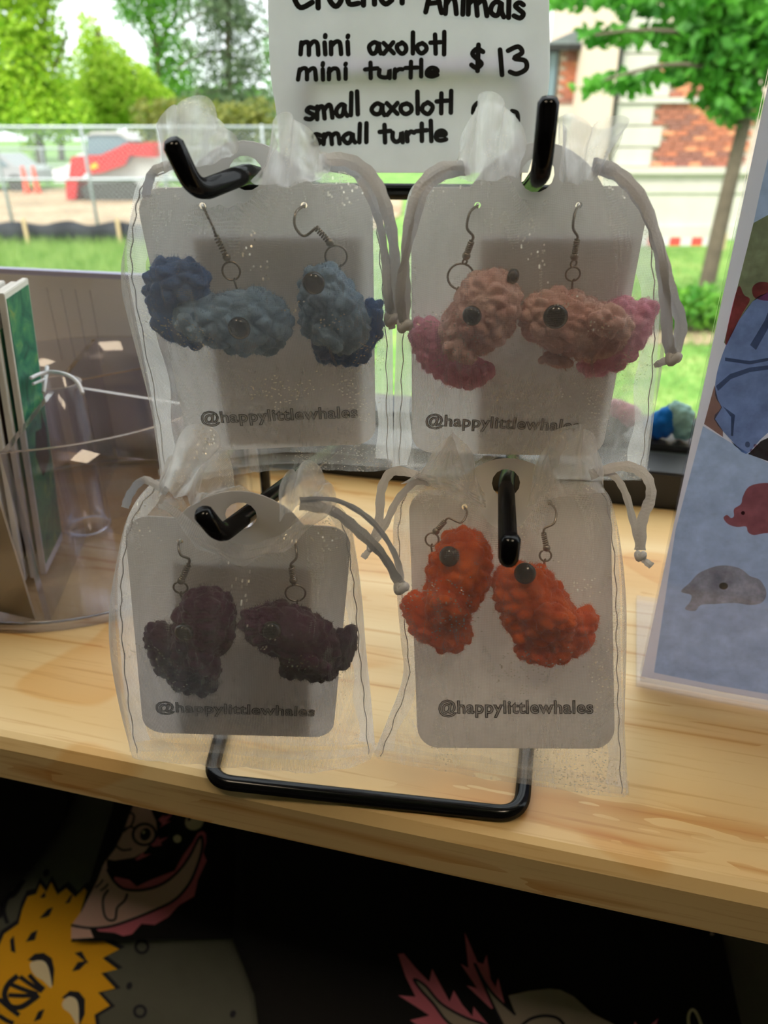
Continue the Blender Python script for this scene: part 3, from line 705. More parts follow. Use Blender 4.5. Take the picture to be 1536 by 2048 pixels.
# lower right: orange whales
b = bag('LR', 'sheer white organza bag with the orange whales, its lower corners flaring wide')
pouch('LR', [(748, 1506), (775, 1440), (806, 1350), (800, 1260), (792, 1160), (786, 1060), (800, 990), (832, 955)], [(1256, 1584), (1250, 1480), (1246, 1380), (1244, 1280), (1243, 1180), (1236, 1080), (1222, 1000), (1195, 965)], b,
      lambda t: .004 + .0255 * gauss(t, .52, .38), seed=14, notch=(1012, 62, 1052), sag=lambda s: .0012 * math.sin(math.pi * s))
ruffle('LR', [(805, 985), (870, 990), (930, 1006), (972, 1016)], [(832, 952), (880, 890), (908, 864), (940, 905), (968, 985)], b, .006, .009, 3, .003, seed=14)
ruffle('LR', [(800, 968), (860, 962), (918, 962)], [(825, 955), (880, 905), (900, 872), (922, 915), (930, 955)], b, .0015, .0120, 2, .0012, seed=15)
ruffle('LR', [(1052, 1016), (1095, 1000), (1150, 990), (1210, 985)], [(1070, 955), (1090, 885), (1135, 852), (1180, 862), (1204, 960)], b, .006, .010, 3, .003, seed=16)
ruffle('LR', [(1095, 962), (1140, 958), (1190, 962)], [(1085, 930), (1100, 890), (1140, 858), (1185, 870), (1200, 950)], b, .0015, .0120, 2, .0012, seed=17)
ruffle('LR', [(830, 955), (870, 975), (910, 990), (945, 1006), (972, 1018)], [(830, 945), (872, 952), (908, 962), (945, 985), (970, 1000)], b, .009, .011, 5, .0012, seed=18)
d1 = strip('drawstring', [loc('LR', *p) for p in [(850, 955, .008), (790, 942, .010), (764, 975, .011), (758, 1040, .011), (745, 1090, .011)]], .0027, M['ribbon'], b, .5, seed=11)
strip('drawstring', [loc('LR', *p) for p in [(860, 965, .008), (830, 965, .010), (795, 1000, .010), (770, 1050, .011), (745, 1090, .011)]], .0022, M['ribbon'], b, .5, seed=12)
knot('LR', d1, 744, 1094, .011, [(735, 1105), (726, 1116)], .0014)
d2 = strip('drawstring', [loc('LR', *p) for p in [(1180, 950, .008), (1245, 932, .011), (1290, 950, .013), (1302, 990, .013), (1285, 1040, .012), (1280, 1100, .012)]], .0030, M['ribbon'], b, .4, seed=13)
strip('drawstring', [loc('LR', *p) for p in [(1190, 945, .008), (1225, 950, .010), (1250, 985, .011), (1268, 1050, .011), (1280, 1100, .012)]], .0020, M['ribbon'], b, .4, seed=14)
knot('LR', d2, 1281, 1112, .012, [(1290, 1122), (1304, 1132)], .0015)

# ------------------------------------------------------------------ handwritten paper sign on the rack's top loop
SD = BRc - BLc; SDn = SD.normalized(); SN = SDn.cross(Vector((0, 0, 1)))          # faces the camera
SO = xb(.5, .2) + SN * .0055
def on_sign(x, y, w_=0.0):
    o = SO + SN * w_; d = ray(x, y); return CAM + d * ((o - CAM).dot(SN) / d.dot(SN))
def wave(p):
    return .0012 * math.sin(p.x * 70) * math.sin(p.z * 45) + .0007 * noise.noise(p * 60)
sign = empty('price_sign', Matrix.Translation(SO), 'white paper price sign handwritten in black marker atop the wire rack', 'sign')
SM = Matrix.Translation(-SO)
ol = [(534, -150), (537, 0), (541, 139), (552, 215), (557, 280), (564, 336), (580, 344), (820, 347), (1040, 346), (1056, 338), (1068, 306), (1090, 215), (1099, 175), (1098, 0), (1096, -150)]
Lc = [on_sign(*p) for p in [(564, 345), (558, 298), (552, 220), (541, 139), (537, 0), (534, -150)]]
Rc = [on_sign(*p) for p in [(1056, 346), (1070, 300), (1090, 215), (1099, 150), (1098, 0), (1096, -150)]]
vs_, fs = [], []; NU, NV = 40, 40
for side in (0, -.0003):
    for j in range(NV + 1):
        a, c = lerp_curve(Lc, j / NV), lerp_curve(Rc, j / NV)
        for i in range(NU + 1): p = a.lerp(c, i / NU); vs_.append(p + SN * (wave(p) + side))
n1 = (NU + 1) * (NV + 1)
for j in range(NV):
    for i in range(NU):
        a = j * (NU + 1) + i; f = (a, a + 1, a + NU + 2, a + NU + 1); fs.append(f); fs.append(tuple(q + n1 for q in f[::-1]))
pyobj('paper', vs_, fs, M['paper'], sign, True, M=SM)
G = {  # handwriting strokes, x-height 1, ascender 1.9
 'm': (1.25, [[(.05, 0), (.1, 1)], [(.1, .7), (.3, 1), (.5, .9), (.55, 0)], [(.55, .7), (.8, 1), (1., .9), (1.08, 0)]]),
 'i': (.45, [[(.2, 0), (.2, .95)], [(.2, 1.35), (.2, 1.5)]]),
 'n': (.85, [[(.08, 0), (.1, 1)], [(.1, .65), (.35, 1), (.6, .9), (.68, 0)]]),
 'a': (.9, [[(.65, .85), (.4, 1), (.12, .7), (.1, .3), (.3, .02), (.55, .2), (.68, .95), (.68, .4), (.82, 0)]]),
 'x': (.85, [[(.08, .95), (.72, .05)], [(.68, 1.), (.08, 0)]]),
 'o': (.85, [[(.4, .95), (.12, .7), (.1, .3), (.38, 0), (.66, .28), (.64, .7), (.4, .95)]]),
 'l': (.42, [[(.2, 0), (.2, 1.9)]]),
 't': (.75, [[(.38, 0), (.36, 1.7)], [(.05, 1.0), (.72, 1.05)]]),
 'u': (.85, [[(.1, .95), (.1, .3), (.3, .02), (.58, .2), (.64, .95), (.68, 0)]]),
 'r': (.62, [[(.12, 0), (.1, .95)], [(.12, .6), (.32, .95), (.56, .85)]]),
 'e': (.8, [[(.1, .5), (.62, .58), (.58, .88), (.35, 1), (.1, .7), (.1, .25), (.35, 0), (.68, .15)]]),
 's': (.75, [[(.62, .9), (.35, 1.02), (.15, .78), (.35, .55), (.6, .3), (.4, .02), (.08, .12)]]),
 'C': (1.2, [[(1.05, 1.6), (.6, 1.9), (.15, 1.4), (.12, .6), (.45, .05), (1.05, .25)]]),
 'c': (.8, [[(.65, .85), (.35, .98), (.1, .6), (.2, .1), (.65, .12)]]),
 'h': (.85, [[(.1, 0), (.1, 1.9)], [(.1, .6), (.38, .98), (.6, .85), (.66, 0)]]),
 'A': (1.1, [[(.02, 0), (.45, 1.8), (.95, 0)], [(.2, .6), (.8, .68)]])}
def stroke_verts(pts2, wpx, vs_, fs, eps=.0005):
    P = catmull([Vector((p[0], p[1], 0)) for p in pts2], 5) if len(pts2) > 2 else [Vector((*pts2[0], 0)).lerp(Vector((*pts2[1], 0)), i / 5) for i in range(6)]
    n = len(P)
    def pt(x, y): q = on_sign(x, y); return q + SN * (wave(q) + eps)
    b = len(vs_)
    for i, p in enumerate(P):
        t = (P[min(i + 1, n - 1)] - P[max(i - 1, 0)]).normalized(); s = Vector((-t.y, t.x, 0)) * wpx / 2
        vs_ += [pt(p.x - s.x, p.y - s.y), pt(p.x + s.x, p.y + s.y)]
    for i in range(n - 1): a = b + 2 * i; fs.append((a, a + 2, a + 3, a + 1))
    for p in (P[0], P[-1]):
        b = len(vs_); vs_ += [pt(p.x + wpx / 2 * math.cos(k * math.pi / 5), p.y + wpx / 2 * math.sin(k * math.pi / 5)) for k in range(10)]; fs.append(tuple(range(b, b + 10)))
def write(word, x0, y0, x1, y1, xh, wpx, sl=.0):
    tot = sum(G[c][0] for c in word); vs_, fs = [], []; adv = 0
    for c in word:
        wd, sts = G[c]
        for st in sts:
            pts = []
            for gx, gy in st:
                u = (adv + gx) / tot; jx = random.uniform(-1, 1); jy = random.uniform(-1, 1)
                pts.append((x0 + (x1 - x0) * u + sl * gy * xh + jx, y0 + (y1 - y0) * u - gy * xh + jy))
            stroke_verts(pts, wpx, vs_, fs)
        adv += wd
    return pyobj('lettering', vs_, fs, M['marker'], sign, M=SM)
write('Crochet', 585, 20, 818, 4, 42, 11); write('Animals', 850, 24, 1052, 38, 30, 10.5)
write('mini', 600, 110, 705, 108, 25, 9.5); write('axolotl', 736, 107, 896, 108, 23, 9.5)
write('mini', 596, 159, 700, 158, 21, 9); write('turtle', 728, 157, 880, 153, 18, 9)
write('small', 610, 240, 722, 229, 24, 9.5); write('axolotl', 742, 230, 910, 226, 23, 9.5)
write('small', 622, 290, 740, 284, 20, 9.5); write('turtle', 758, 285, 896, 281, 21, 9.5)
vs_, fs = [], []
for st in ([(966, 104), (954, 98), (945, 108), (955, 119), (963, 128), (953, 136), (943, 130)], [(957, 90), (955, 142)], [(1000, 100), (1004, 150)], [(1016, 102), (1036, 94), (1044, 106), (1028, 117), (1050, 122), (1052, 138), (1034, 148), (1020, 144)]):
    stroke_verts(st, 10, vs_, fs)
for st in ([(955, 206), (948, 214), (946, 226)], [(1024, 222), (1034, 226), (1036, 242)]): stroke_verts(st, 9, vs_, fs)
pyobj('lettering', vs_, fs, M['marker'], sign, M=SM)

# ------------------------------------------------------------------ round clear acrylic organiser, left
OC = Vector((-.243, .3035, 0)); OR, OH = .0912, .0865
org = empty('acrylic_organizer', Matrix.Translation(OC), 'round clear acrylic organizer with radial dividers holding greeting cards', 'organizer')
def cyl_shell(bm, r0, r1, z0, z1, seg=96, edge=1):
    V = []
    for r, z in ((r1, z0), (r1, z1), (r0, z1), (r0, z0)): V.append([bm.verts.new((r * math.cos(2 * math.pi * k / seg), r * math.sin(2 * math.pi * k / seg), z)) for k in range(seg)])
    for i in range(4):
        for k in range(seg):
            f = bm.faces.new((V[i][k], V[i][(k + 1) % seg], V[(i + 1) % 4][(k + 1) % seg], V[(i + 1) % 4][k]))
            if i in (1, 3): f.material_index = edge
    return bm
bm = B(); cyl_shell(bm, OR - .0026, OR, .004, OH); obj('outer_wall', bm, [M['acrylic'], M['acryl_light']], org, True)
bm = B(); lathe(bm, [(0, .0005), (OR + .001, .0005), (OR + .001, .0035), (0, .0035)], 96)
for f in bm.faces:
    if abs(f.calc_center_median().xy.length - OR) < .004 and abs(f.normal.z) < .5: f.material_index = 1
obj('base_plate', bm, [M['acrylic'], M['acryl_edge']], org)
bm = B(); cyl_shell(bm, .0100, .0120, .004, OH, 40); obj('hub_tube', bm, [M['acrylic'], M['acryl_light']], org, True)
for i, a in enumerate((-67.7, -9, 52, 112, 172, 232)):
    bm = B(); x0, x1 = .0122, OR - .0028; th = .0013
    box(bm, ((x0 + x1) / 2, 0, (.004 + OH - .001) / 2), (x1 - x0, 2 * th, OH - .005))
    bm.normal_update()
    for f in bm.faces:
        if f.normal.x > .9: f.material_index = 1
        elif f.normal.z > .9: f.material_index = 2
    obj('divider', bm, [M['acrylic'], M['acryl_edge'], M['acryl_light']], org, M=Matrix.Rotation(math.radians(a), 4, 'Z'))
# white cable tie on the divider
DA = math.radians(-67.7); DU = Vector((math.cos(DA), math.sin(DA), 0)); DL_ = Vector((DU.y, -DU.x, 0))       # along the divider, and to its left
def on_div(x, y, off=0.0):
    o = OC - DL_ * (.0013 + off); d = ray(x, y); return CAM + d * ((o - CAM).dot(DL_) / d.dot(DL_))
T0 = on_div(90, 765); TD = (on_div(92, 756) - CAM).dot(FW); tie = empty('cable_tie', Matrix.Translation(T0), 'white plastic cable tie looped on the acrylic divider with its tail sticking out', 'cable tie')
TM = Matrix.Translation(-T0); mt = mat('white_nylon', (.82, .81, .86, 1), .35, transl=.2)
bm = B(); tube(bm, catmull([on_div(62, 756, .0012), on_div(80, 748, .0014), dep(105, 744, TD - .010), dep(135, 750, TD - .018), dep(156, 766, TD - .022), dep(165, 786, TD - .024)], 6), .0009, 8); obj('tail', bm, mt, tie, True, TM)
bm = B(); tube(bm, catmull([on_div(66, 768, .0009), on_div(80, 762, .0009), on_div(92, 756, .0010), on_div(94, 738, .0012)], 6), .0007, 8); tube(bm, [on_div(94, 734, .0012), on_div(87, 784, .0012)], .0010, 8); obj('strap', bm, mt, tie, True, TM)
# greeting cards standing in the compartments
def painted(name):
    N = NT(name); f = N.noise(70, 5, .65, N.coord(), 1.2)
    N.l(N.ramp(f, [(.30, hexc(16, 70, 58)), (.45, hexc(28, 110, 88)), (.58, hexc(70, 140, 95)), (.70, hexc(150, 160, 80))]), N.p.inputs['Base Color']); N.p.inputs['Roughness'].default_value = .4; return N.m
M['green_art'] = painted('green_illustration'); M['card_cream'] = mat('cream_card_stock', (.78, .76, .72, 1), .7, transl=.1); M['kraft'] = mat('cream_kraft_card', hexc(205, 188, 158), .7); M['brown'] = mat('brown_print', (.03, .015, .01, 1), .6)
def upright_card(name, label, i, wid, h, m, th=.0026, cat='greeting card'):
    P = OC + DU * (.014 + .0025 * i + wid) + DL_ * (.0118 + .0042 * i) + Vector((0, 0, .0042))
    Mx = Matrix.Translation(P) @ Matrix.Rotation(math.atan2(-DU.y, -DU.x), 4, 'Z') @ Matrix.Rotation(math.radians(5), 4, 'X')
    bm = B(); box(bm, (wid / 2, 0, h / 2), (wid, th, h), bev=.0003); o = obj(name, bm, m, None, M=Mx); tag(o, label, cat); return o, bm
gc, _ = upright_card('greeting_card', 'green illustrated greeting card with a small dark animal in the acrylic organizer', 0, .035, .136, M['card_cream'])
bm = B(); box(bm, (.0175, -.0014, .0695), (.032, .0003, .128)); obj('cover_art', bm, M['green_art'], gc)
bm = B(); poly_prism(bm, [(.009, -.00162, .060), (.014, -.00162, .070), (.024, -.00162, .068), (.026, -.00162, .076), (.030, -.00162, .066), (.029, -.00162, .050), (.016, -.00162, .046)], (0, -1, 0), .0001); obj('printed_animal', bm, M['brown'], gc)
for i, (px, h, w_, lb) in enumerate(((1, .135, .035, 'white greeting card standing next to the green one'), (2, .136, .035, 'white greeting card second from the green illustrated one'), (3, .137, .035, 'white greeting card third from the green illustrated one'), (4, .135, .035, 'white greeting card fourth from the green illustrated one'))):
    c, _ = upright_card('greeting_card', lb, px, w_, h, M['card_cream'])
    if i in (0, 1): bm = B(); box(bm, (.0175, -.0014, .066), (.028, .0003, .110)); obj('cover_art', bm, M['green_art'] if i == 0 else M['brown'], c)
ca, cb = math.radians(-71.8), math.radians(-117); bl = OC + Vector((math.cos(ca), math.sin(ca), 0)) * .0868 + Vector((0, 0, .0036)); br_ = OC + Vector((math.cos(cb), math.sin(cb), 0)) * .0868 + Vector((0, 0, .0036)); lt = (br_ - bl).normalized()
nb = (OC + Vector((0, 0, .0036)) - (bl + br_) / 2).normalized()
bm = B(); poly_prism(bm, [bl, br_, br_ + Vector((0, 0, .067)), bl + lt * .002 + Vector((0, 0, .067))], nb, .0010); bmesh.ops.recalc_face_normals(bm, faces=bm.faces)
fc = obj('notecard', bm, M['kraft']); tag(fc, 'cream notecard leaning inside the curved front wall of the organizer', 'card')
# tall white slotted display board behind it
YB = .4005; xr = ony(517, 940, YB).x; zt = ony(180, 556, YB).z; xl = -.52
board = empty('display_board', Matrix.Translation(((xl + xr) / 2, YB, 0)), 'tall white cardboard display board with four slits, leaning at the window', 'board')
BM_ = Matrix.Translation((-(xl + xr) / 2, -YB, 0)); mb = mat('white_cardboard', (.86, .85, .89, 1), .7, var=.02, transl=.35); mtp = mat('lavender_board_edge', hexc(178, 178, 215), .5)
cuts = [(ony(x0, 578, YB).x) for x0 in (94, 122, 150, 179)]
zb, ztp = ony(130, 722, YB).z, ony(130, 578, YB).z
xs = [xl]
for c in cuts: xs += [c - .0004, c + .0004]
xs.append(xr); bm = B()
for i in range(0, len(xs) - 1):
    solid = i % 2 == 0
    if solid: box(bm, ((xs[i] + xs[i + 1]) / 2, YB + .002, zt / 2), (xs[i + 1] - xs[i], .004, zt))
    else:
        box(bm, ((xs[i] + xs[i + 1]) / 2, YB + .002, zb / 2), (xs[i + 1] - xs[i], .004, zb)); box(bm, ((xs[i] + xs[i + 1]) / 2, YB + .002, (ztp + zt) / 2), (xs[i + 1] - xs[i], .004, zt - ztp))
bmesh.ops.remove_doubles(bm, verts=bm.verts[:], dist=1e-6); obj('panel', bm, mb, board, M=BM_)
bm = B(); box(bm, ((xl + xr) / 2, YB + .0035, zt + .0015), (xr - xl, .006, .003)); obj('top_edge', bm, mtp, board, M=BM_)
bm = B(); box(bm, ((xl + xr) / 2, YB + .0050, zt / 2), (xr - xl, .0008, zt * .98)); obj('back_panel', bm, mb, board, M=BM_)

# ------------------------------------------------------------------ acrylic sign holder with printed sheet, right
HB = Vector((.0468, .2468, .003)); HX = Vector((.998, -.0587, 0)).normalized(); HN = HX.cross(Vector((0, 0, 1)))   # toward the camera
def on_hold(x, y, w_=0.0):
    o = HB + HN * w_; d = ray(x, y); return CAM + d * ((o - CAM).dot(HN) / d.dot(HN))
hold = empty('sign_holder', Matrix.Translation(HB), 'clear acrylic sign holder with a blue printed sheet of crochet animals', 'sign holder'); HM = Matrix.Translation(-HB)
M['sheet'] = mat('printed_sheet_white', (.90, .885, .90, 1), .6, var=.02, vscale=80, transl=.6)
def ink(name, c, var=.12):
    """transparent printing ink: tints the white paper behind it"""
    N = NT(name); tp = N.new('ShaderNodeBsdfTransparent'); f = N.noise(130, 4, .65, N.coord())
    N.l(N.ramp(f, [(.3, tuple(x * (1 - var) for x in c[:3]) + (1,)), (.7, tuple(min(1, x * (1 + var)) for x in c[:3]) + (1,))]), tp.inputs[0]); N.l(tp.outputs[0], N.out.inputs[0]); N.n.remove(N.p); return N.m
Z = Vector((0, 0, 1)); HW, HH = .140, .2125
def rect(o, w_, h, n, t): bm = B(); poly_prism(bm, [o, o + HX * w_, o + HX * w_ + Z * h, o + Z * h], n, t); return bm
obj('sheet', rect(HB + HX * .0005, HW - .001, HH, HN, .0002), M['sheet'], hold, M=HM)
obj('front_panel', rect(HB + HN * .0016, HW, HH + .001, HN, .0018), M['acrylic'], hold, M=HM)
obj('back_panel', rect(HB - HN * .0030, HW, HH + .001, HN, .0018), M['acrylic'], hold, M=HM)
bm = B(); q = HB - Z * .0025 - HX * .0012; poly_prism(bm, [q - HN * .06, q + HX * (HW + .002) - HN * .06, q + HX * (HW + .002) + HN * .004, q + HN * .004], Z, .0024); obj('foot', bm, M['acrylic'], hold, M=HM)
def hprint(name, pts, m, lay, par=hold):
    P = [on_hold(x, y, .0002 + (lay + 1) * .00012) for x, y in pts]
    return pyobj(name, P, [tuple(t) for t in tessellate_polygon([[Vector((x, y, 0)) for x, y in pts]])], m, par, M=HM if par is hold else None)
def ell(cx, cy, rx, ry, rot=0, n=20):
    c, s = math.cos(rot), math.sin(rot); return [(cx + rx * math.cos(a) * c - ry * math.sin(a) * s, cy + rx * math.cos(a) * s + ry * math.sin(a) * c) for a in [2 * math.pi * i / n for i in range(n)]]
def smooth(pts, n=4): return [(v.x, v.y) for v in catmull([Vector((*p, 0)) for p in pts], n, True)]
bi = ink('sky_blue_print', hexc(200, 219, 240))
hprint('blue_background', [(1600, 100), (1580, 130), (1521, 380), (1507, 446), (1536, 430), (1640, 400), (1700, 100)], bi, 0)
hprint('blue_background', [(1406, 852), (1351, 1060), (1308, 1345), (1420, 1368), (1560, 1392), (1660, 1408), (1680, 975), (1640, 960), (1536, 925), (1490, 902), (1446, 876)], bi, 0)
ph = hprint('photograph', [(1640, 400), (1536, 430), (1507, 446), (1471, 590), (1448, 685), (1452, 690), (1478, 640), (1505, 603), (1536, 585), (1640, 560)], ink('olive_foliage_print', hexc(152, 158, 118), .25), 0)
hprint('flower_print', smooth([(1476, 574), (1488, 590), (1500, 600), (1484, 628), (1462, 672), (1451, 690), (1456, 650)]), ink('crimson_flower_print', hexc(235, 110, 140), .25), 2, ph); hprint('flower_print', smooth([(1505, 575), (1520, 564), (1545, 570), (1545, 600), (1510, 596)]), ink('crimson_flower_print2', hexc(235, 112, 140), .25), 2, ph)
hprint('brick_print', [(1429, 770), (1436, 800), (1444, 815), (1430, 838), (1446, 862), (1446, 874), (1408, 848)], ink('brown_brick_print', hexc(168, 132, 116)), 2, ph); hprint('dark_print', [(1448, 866), (1462, 882), (1490, 906), (1470, 892)], ink('dark_print', hexc(70, 64, 60)), 2, ph); hprint('dark_print', [(1522, 882), (1600, 846), (1600, 945), (1540, 924), (1496, 908)], ink('dark_print2', hexc(72, 68, 66)), 2, ph)
dn = ink('denim_print', hexc(140, 160, 198), .22); dk = ink('denim_fold_print', hexc(150, 155, 165), .1)
hprint('denim_sleeve', smooth([(1640, 560), (1536, 585), (1505, 603), (1478, 640), (1452, 690), (1434, 745), (1430, 790), (1442, 815), (1428, 838), (1462, 880), (1492, 908), (1520, 880), (1560, 850), (1640, 830)], 3), dn, 3, ph)
for st in ([(1432, 772), (1460, 748), (1500, 735), (1560, 728), (1560, 736), (1500, 744), (1462, 758), (1436, 782)], [(1500, 690), (1530, 640), (1545, 600), (1552, 602), (1540, 650), (1512, 700)], [(1445, 812), (1470, 830), (1466, 872), (1462, 872), (1462, 834)], [(1450, 715), (1500, 722), (1540, 715), (1540, 721), (1500, 729), (1450, 722)]): hprint('denim_fold', st, dk, 4, ph)
hprint('button_print', ell(1495, 889, 5, 6), ink('pearl_button_print', hexc(170, 170, 175)), 4, ph)
for q in ((1512, 893), (1522, 900), (1505, 903), (1534, 908)): hprint('blossom_print', ell(q[0], q[1], 6, 4, .8, 10), ink('pink_blossom_print', hexc(220, 175, 178)), 4, ph)
hprint('elephant_print', smooth([(1536, 966), (1500, 972), (1486, 992), (1482, 1008), (1468, 1018), (1468, 1032), (1462, 1036), (1454, 1030), (1447, 1036), (1456, 1048), (1474, 1054), (1492, 1053), (1496, 1064), (1508, 1070), (1536, 1066), (1580, 1070), (1600, 1020), (1580, 975)]), ink('brick_red_print', hexc(222, 128, 118)), 1)
hprint('elephant_eye_print', ell(1486, 1026, 4, 4), ink('eye_print', hexc(80, 60, 60)), 2)
tp_ = hprint('turtle_print', smooth([(1362, 1183), (1380, 1165), (1400, 1145), (1440, 1131), (1478, 1136), (1500, 1152), (1520, 1160), (1533, 1185), (1524, 1205), (1500, 1210), (1470, 1206), (1430, 1208), (1402, 1210), (1390, 1222), (1370, 1218), (1380, 1204), (1382, 1190)]), ink('grey_speckled_print', hexc(226, 206, 190), .30), 1)
hprint('turtle_spot_print', ell(1447, 1172, 9, 7), ink('tan_spot_print', hexc(165, 150, 118)), 2)

# ------------------------------------------------------------------ plush toys on the window ledge
def plush(label, Yp, groups):
    c0 = ony(groups[0][1][0][0], 884, Yp); e = empty('crocheted_plush', Matrix.Translation(c0), label, 'plush toy', 'plush toys on the window ledge')
    for name, items, m in groups:
        sp = []
        for x, y, r in items: p = ony(x, y, Yp); sp.append((p - c0, r * (p - CAM).dot(FW) / F, (1, .85, 1)))
        me = blob_mesh(sp, .0012); stitch(me, .006, .0014); me.materials.clear(); me.materials.append(m); link(bpy.data.objects.new(name, me), e)
    e.location.z += .0244 - min(e.location.z + v.co.z for c in e.children for v in c.data.vertices)
plush('bright blue and mint crocheted plush on the window ledge', .459, [('body', [(1322, 858, 30), (1335, 845, 26), (1310, 862, 26)], yarn('bright_blue_yarn', hexc(20, 120, 205))), ('head', [(1358, 845, 30), (1364, 865, 26), (1350, 830, 20)], yarn('mint_yarn', hexc(165, 210, 205)))])
plush('pale pink and grey crocheted plush seen through the bag with pink whales', .459, [('body', [(1212, 862, 28), (1234, 866, 26)], yarn('grey_yarn', hexc(120, 118, 118))), ('head', [(1250, 852, 28), (1226, 840, 24)], yarn('pale_pink_yarn', hexc(226, 170, 185))), ('patch', [(1190, 872, 18)], yarn('white_yarn', hexc(215, 212, 215)))])
plush('light rose crocheted plush partly behind the sign holder', .459, [('body', [(1412, 854, 22), (1420, 868, 20)], yarn('rose_yarn', hexc(222, 180, 180)))])

# ------------------------------------------------------------------ printed shirts on a slanted display below the shelf
TO = Vector((-.07, .30, -.30)); TU = Vector((1, 0, 0)); TV = Vector((0, .766, .643)); TN = TU.cross(TV)
def on_shirt(x, y, w_=0.0):
    o = TO + TN * w_; d = ray(x, y); return CAM + d * ((o - CAM).dot(TN) / d.dot(TN))
def folds(p, k):
    u, v = (p - TO).dot(TU), (p - TO).dot(TV); return .0045 * noise.noise(Vector((u * 9 + k, v * 14 + u * 8, k))) + .0022 * math.sin(u * 34 + v * 20 + k) * math.sin(v * 16 + k)
TIN = {}
def fabric(name, c, rough=.9, var=.06): return mat(name, c, rough, var=var, vscale=60, bump=.35, bscale=2200, bdist=.0004, sheen=.05)
def cloth(name, pts, m, lay, k, par, M_, eps=0.0, cuts=0, thick=0):
    bm = B(); vs_ = [bm.verts.new(on_shirt(x, y, lay)) for x, y in pts]; es = [bm.edges.new((vs_[i], vs_[(i + 1) % len(vs_)])) for i in range(len(vs_))]
    bmesh.ops.triangle_fill(bm, use_beauty=True, edges=es)
    for it in range(cuts):
        le = [e for e in bm.edges if e.calc_length() > .012]
        if not le: break
        bmesh.ops.subdivide_edges(bm, edges=le, cuts=1); bmesh.ops.triangulate(bm, faces=[f for f in bm.faces if len(f.verts) > 3])
    for v in bm.verts: v.co = v.co + TN * (folds(v.co, k) + eps)
    bm.normal_update()
    if sum((f.normal.dot(TN) * f.calc_area()) for f in bm.faces) < 0: bmesh.ops.reverse_faces(bm, faces=bm.faces[:])
    o = obj(name, bm, m, par, True, M_)
    if thick: sm = o.modifiers.new('thickness', 'SOLIDIFY'); sm.thickness = thick; sm.offset = -1
    return o
def ribbon_px(pts, wpx, closed=False):
    P = catmull([Vector((*p, 0)) for p in pts], 5, closed); n = len(P); L_, R_ = [], []
    for i, p in enumerate(P):
        t = (P[(i + 1) % n] - P[i - 1]) if closed else (P[min(i + 1, n - 1)] - P[max(i - 1, 0)]); t.normalize(); s = Vector((-t.y, t.x, 0)) * wpx / 2
        L_.append((p.x + s.x, p.y + s.y)); R_.append((p.x - s.x, p.y - s.y))
    return L_, R_
def line(name, pts, wpx, m, lay, k, par, M_, eps, closed=False):
    L_, R_ = ribbon_px(pts, wpx, closed); vs_, fs = [], []
    for a, b_ in zip(L_, R_):
        for q in (a, b_): p = on_shirt(*q, lay); vs_.append(p + TN * (folds(p, k) + eps))
    n = len(L_)
    for i in range(n if closed else n - 1): j = (i + 1) % n; fs.append((2 * i, 2 * i + 1, 2 * j + 1, 2 * j))
    return pyobj(name, vs_, fs, m, par, M=M_)
def shirt(name, label, outline, m, lay, k):
    c = on_shirt(sum(p[0] for p in outline) / len(outline), sum(p[1] for p in outline) / len(outline), lay)
    e = empty(name, Matrix.Translation(c), label, 'shirt', 'printed shirts under the shelf'); Mi = Matrix.Translation(-c)
    cloth('fabric', outline, m, lay, k, e, Mi, 0, 5, .0012); return e, Mi
fb = fabric('black_cotton', (.006, .006, .0075, 1)); fgrey = fabric('grey_green_cotton', (.12, .125, .105, 1)); fbei = fabric('grey_beige_cotton', (.22, .20, .165, 1))
def L2(x, y): return (x * .3646, 1450 + y * .3646)
def C3(x, y): return (500 + x * .3906, 1500 + y * .3906)
def C4(x, y): return (960 + x * .375, 1450 + y * .375)
ink_y = mat('yellow_screen_print', hexc(240, 178, 12), .7); ink_n = mat('navy_screen_print', (.006, .007, .02, 1), .7); ink_c = mat('cream_screen_print', hexc(235, 222, 190), .7)
ink_s = mat('blush_screen_print', hexc(232, 192, 184), .7); ink_p = mat('pink_screen_print', hexc(228, 122, 148), .7); ink_g = mat('grey_screen_print', hexc(180, 165, 152), .7)
# black shirt lying at the back
e0, m0 = shirt('black_shirt', 'plain black shirt hanging behind the other shirts', [(-120, 1430), (500, 1500), (1600, 1700), (1700, 2160), (-160, 2160)], fb, -.030, 3.0)
# grey shirt with the yellow pufferfish
ek, mk = shirt('grey_shirt', 'grey-green shirt with a spiky yellow pufferfish print', smooth([(95, 1525), (250, 1545), (300, 1700), (340, 1820), (470, 1862), (520, 1960), (505, 2110), (-60, 2110), (-60, 1800), (10, 1790), (70, 1690), (135, 1600)], 3), fgrey, 0.0, 1.0)
puf = [(44, 1818), (55, 1793), (72, 1788), (80, 1768), (92, 1784), (102, 1764), (114, 1790), (132, 1776), (150, 1795), (168, 1776), (190, 1800), (200, 1850), (205, 1880), (240, 1898), (206, 1916), (236, 1938), (204, 1946), (232, 1976), (198, 1984), (222, 2010), (192, 2028), (200, 2080), (-40, 2080), (-40, 1960), (-5, 1900), (8, 1868), (36, 1848)]
cx, cy = 90, 1950
out_ = [(x + (x - cx) * .075, y + (y - cy) * .06 - 2) for x, y in puf]
cloth('pufferfish_outline', out_, ink_n, 0.0, 1.0, ek, mk, .0005, 4); fish = cloth('pufferfish_print', puf, ink_y, 0.0, 1.0, ek, mk, .0009, 4)
